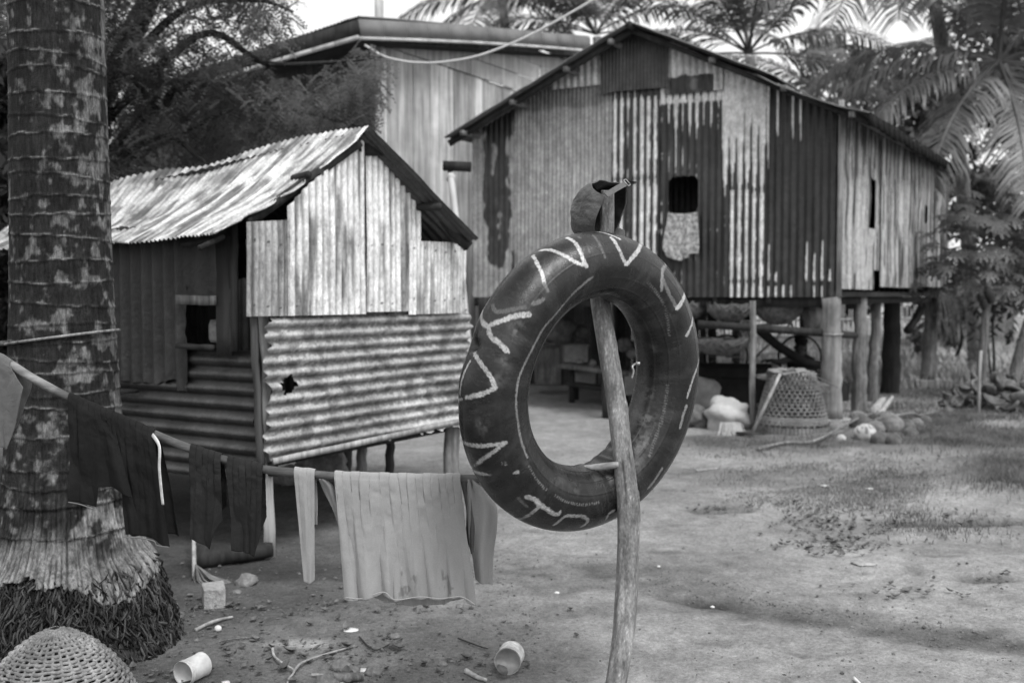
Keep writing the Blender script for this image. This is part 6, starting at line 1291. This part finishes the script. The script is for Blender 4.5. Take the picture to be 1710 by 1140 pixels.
# fence far behind
fen = thing('stick_fence', 'thin grey stick fence across the field behind the house stilts', 'fence', (7, 21, 0))
a0 = Vector(((1160-855)/FP*20, 20, 0)); a1 = Vector(((1545-855)/FP*23, 23, 0))
q = B(); n = 75
for i in range(n):
    p = a0.lerp(a1, i/n); q.tube([p, p+Vector((random.uniform(-.03, .03), 0, random.uniform(.95, 1.3)))], .014, 5, .1)
q.build('pickets', M['wood_pale'], fen); q = B(); [q.tube([a0+Vector((0, 0, z)), a1+Vector((0, 0, z))], .02, 5) for z in (.3, .65, 1.0)]; q.build('rails', M['wood_pale'], fen)
hutf = thing('field_shelter', 'small pale far shed half hidden by leaves beyond the papaya trunk', 'shed', P(1625, 500, 30))
q = B(); c = P(1618, 505, 30); q.box((c.x, c.y, .9), (1.9, 1.6, 1.8), .2); q.build('walls', M['wood'], hutf, False); q = B(); q.beam(Vector((c.x-1.0, c.y, 1.7)), Vector((c.x+1.0, c.y, 1.8)), 1.7, .05); q.build('roof', M['wood'], hutf, False)
# dry hanging thatch at the back stilt
q = B()
for i in range(80):
    t = random.random(); s = P(1568, 485, 16.4).lerp(P(1598, 500, 16.8), t); q.tube([s, s+Vector((random.uniform(-.05, .1), 0, -.35)), s+Vector((random.uniform(-.1, .15), random.uniform(-.1, .1), -random.uniform(.4, .95)*(1-.3*t)))], .012, 4, 0, False)
tag(q.build('dry_fronds', M['straw'], None, loc=P(1575, 490, 16.5)), 'bunch of dry fronds hanging beside the rearmost stilt', 'dry fronds')
# cord on the corner stilt
q = B(); q.tube([(((1393-855)/FP*11.35)-.02+.115*math.cos(a), 11.35+.115*math.sin(a), 1.08+.01*math.sin(a)) for a in np.linspace(0, 6.283, 24)], .008, 5, 0, False); tag(q.build('wire', M['metal_dull'], None, loc=(3.65, 11.35, 1.08)), 'thin wire tied round the pale corner stilt of the house', 'wire')
# ================= grass, litter, clods =================
rs = np.random.RandomState(77)
def grass(name, regs, m, label=None):
    V = []
    for poly_, n, h0, h1, wd in regs:
        xs_ = [p[0] for p in poly_]; ys_ = [p[1] for p in poly_]
        gp_ = np.array([list(G(*p)) for p in poly_])[:, :2]; X0, Y0 = gp_.min(0); X1, Y1 = gp_.max(0)
        x = rs.uniform(X0, X1, n*3); y = rs.uniform(Y0, Y1, n*3); ok = inpoly(x, y, [tuple(p) for p in gp_]) & (fbm(x*2.2, y*2.2, 91, 4) > .47+rs.uniform(-.12, .12, n*3)); x = x[ok][:n]; y = y[ok][:n]; k = len(x); x = x+rs.normal(size=k)*.16*(h1 < .3); y = y+rs.normal(size=k)*.10*(h1 < .3)
        z = np.array([gz(a, b_) for a, b_ in zip(x, y)]); h = rs.uniform(h0, h1, k)*(.6+.8*fbm(x*1.5, y*1.5, 92)); a = rs.uniform(0, 6.28, k); lx = np.cos(a)*h*rs.uniform(.2, .9, k); ly = np.sin(a)*h*rs.uniform(.2, .9, k)
        s = np.stack([-np.sin(a)*wd, np.cos(a)*wd, 0*a], 1); p = np.stack([x, y, z-.005], 1); q1 = p+np.stack([lx*.35, ly*.35, h*.6], 1); q2 = p+np.stack([lx, ly, h], 1)
        V.append(np.stack([p-s, p+s, q1+s*.8, q1-s*.8], 1)); V.append(np.stack([q1-s*.8, q1+s*.8, q2+s*.1, q2-s*.1], 1))
    v = np.concatenate(V).reshape(-1, 3); o = mk(name, v, np.arange(len(v)).reshape(-1, 4), m, None, False); o['kind'] = 'stuff'; return o
grass('grass', [([(1180, 735), (1500, 735), (1500, 765), (1180, 765)], 2500, 0.015, .045, .0028), ([(1190, 782), (1480, 770), (1560, 800), (1500, 850), (1250, 845)], 15000, .01, .032, .002),
      ([(1500, 690), (1760, 690), (1760, 745), (1560, 765), (1500, 750)], 22000, .02, .07, .0028), ([(1640, 770), (1760, 760), (1760, 850), (1680, 840), (1640, 800)], 10000, .03, .08, .0024),
      ([(1500, 852), (1640, 862), (1640, 890), (1510, 885)], 1500, .02, .05, .003), ([(1410, 670), (1600, 640), (1600, 690), (1440, 720)], 8000, .02, .07, .004)], M['grass'])
grass('field_grass', [([(1150, 560), (1800, 560), (1800, 655), (1150, 640)], 26000, .10, .26, .015), ([(1400, 535), (1800, 535), (1800, 565), (1400, 565)], 9000, .15, .4, .03)], mat('dry_grass', .36, .8, 0, .2, [(.9, V1, .6, 1.3)]))
# dead leaves
x_ = []; 
for px_, py_, n, sx_, sy_ in [(1390, 875, 150, .18, .22), (1400, 905, 110, .14, .12), (1360, 850, 60, .25, .15), (1210, 850, 30, .2, .06), (1480, 870, 30, .3, .1), (1560, 975, 24, .3, .06), (1340, 908, 22, .18, .06), (1440, 850, 10, .2, .1), (1655, 955, 14, .1, .06), (1600, 780, 22, .4, .1), (1540, 985, 12, .3, .05), (500, 1090, 130, .45, .14), (330, 1010, 60, .3, .1), (700, 1090, 40, .4, .1), (650, 1010, 25, .4, .08), (430, 1010, 40, .4, .15), (1590, 860, 30, .35, .1), (230, 1120, 30, .12, .08)]:
    g = G(px_, py_); x_ += [(g.x+rs.normal()*sx_, g.y+rs.normal()*sy_) for _ in range(n)]
V = []; F = []
for (a, c) in x_:
    z = gz(a, c); L = rs.gamma(3, .0065)+.006; th = rs.uniform(0, 6.28); cu = rs.uniform(.2, .8); b0 = len(V); d = np.array([math.cos(th), math.sin(th), 0]); s = np.array([-d[1], d[0], 0]); o_ = np.array([a, c, z+.004]); ti = rs.uniform(0, .5)
    for i in range(5):
        t = i/4-.5; wd = L*.35*math.cos(t*3)+.001; zz1 = L*cu*(t*2)**2*.5+ti*L*(t+.5); V += [o_+d*L*t*2*.5+s*wd+np.array([0, 0, zz1+wd*.6]), o_+d*L*t+np.array([0, 0, zz1]), o_+d*L*t-s*wd+np.array([0, 0, zz1+wd*.6])]
    for i in range(4):
        for k in range(2): F.append((b0+i*3+k, b0+i*3+k+1, b0+i*3+k+4, b0+i*3+k+3))
mk('dead_leaves', V, np.array(F), mat('dead_leaf', .085, .8, 0, .25, [(20, V1, .5, 2.0)]), None, False)['kind'] = 'stuff'
# clods and pebbles scattered
q_v = []; q_f = []; ico = [Vector(v) for v in [(0, 0, 1), (.9, 0, .3), (.3, .85, .3), (-.7, .5, .3), (-.7, -.5, .3), (.3, -.85, .3), (.7, .5, -.4), (-.3, .85, -.4), (-.9, 0, -.4), (-.3, -.85, -.4), (.7, -.5, -.4), (0, 0, -1)]]
icf = [(0, 1, 2), (0, 2, 3), (0, 3, 4), (0, 4, 5), (0, 5, 1), (1, 6, 2), (2, 7, 3), (3, 8, 4), (4, 9, 5), (5, 10, 1), (2, 6, 7), (3, 7, 8), (4, 8, 9), (5, 9, 10), (1, 10, 6), (6, 11, 7), (7, 11, 8), (8, 11, 9), (9, 11, 10), (10, 11, 6)]
for i in range(3600):
    if i < 2100: px_ = rs.uniform(200, 900); py_ = rs.uniform(900, 1139)
    else: px_ = rs.uniform(800, 1710); py_ = rs.uniform(760, 1139)
    if i >= 2900: px_ = 1050+rs.rand()*650; py_ = 955+(px_-1050)*.17+rs.normal()*12
    g = G(px_, min(py_, 1139)); s = rs.gamma(1.3, .0022)*(1 if i < 2100 else .8)+.001; s = min(s, .018); z = gz(g.x, g.y); b0 = len(q_v)
    for c in ico: q_v.append((g.x+c.x*s*rs.uniform(.8, 1.3), g.y+c.y*s*rs.uniform(.8, 1.3), z+s*.3+c.z*s*.7))
    q_f += [tuple(k+b0 for k in f) for f in icf]
mk('clods', q_v, np.array(q_f), mat('clod', .10, .95, 0, .15, [(8, V1, .4, 2.0)]), None, False)['kind'] = 'stuff'
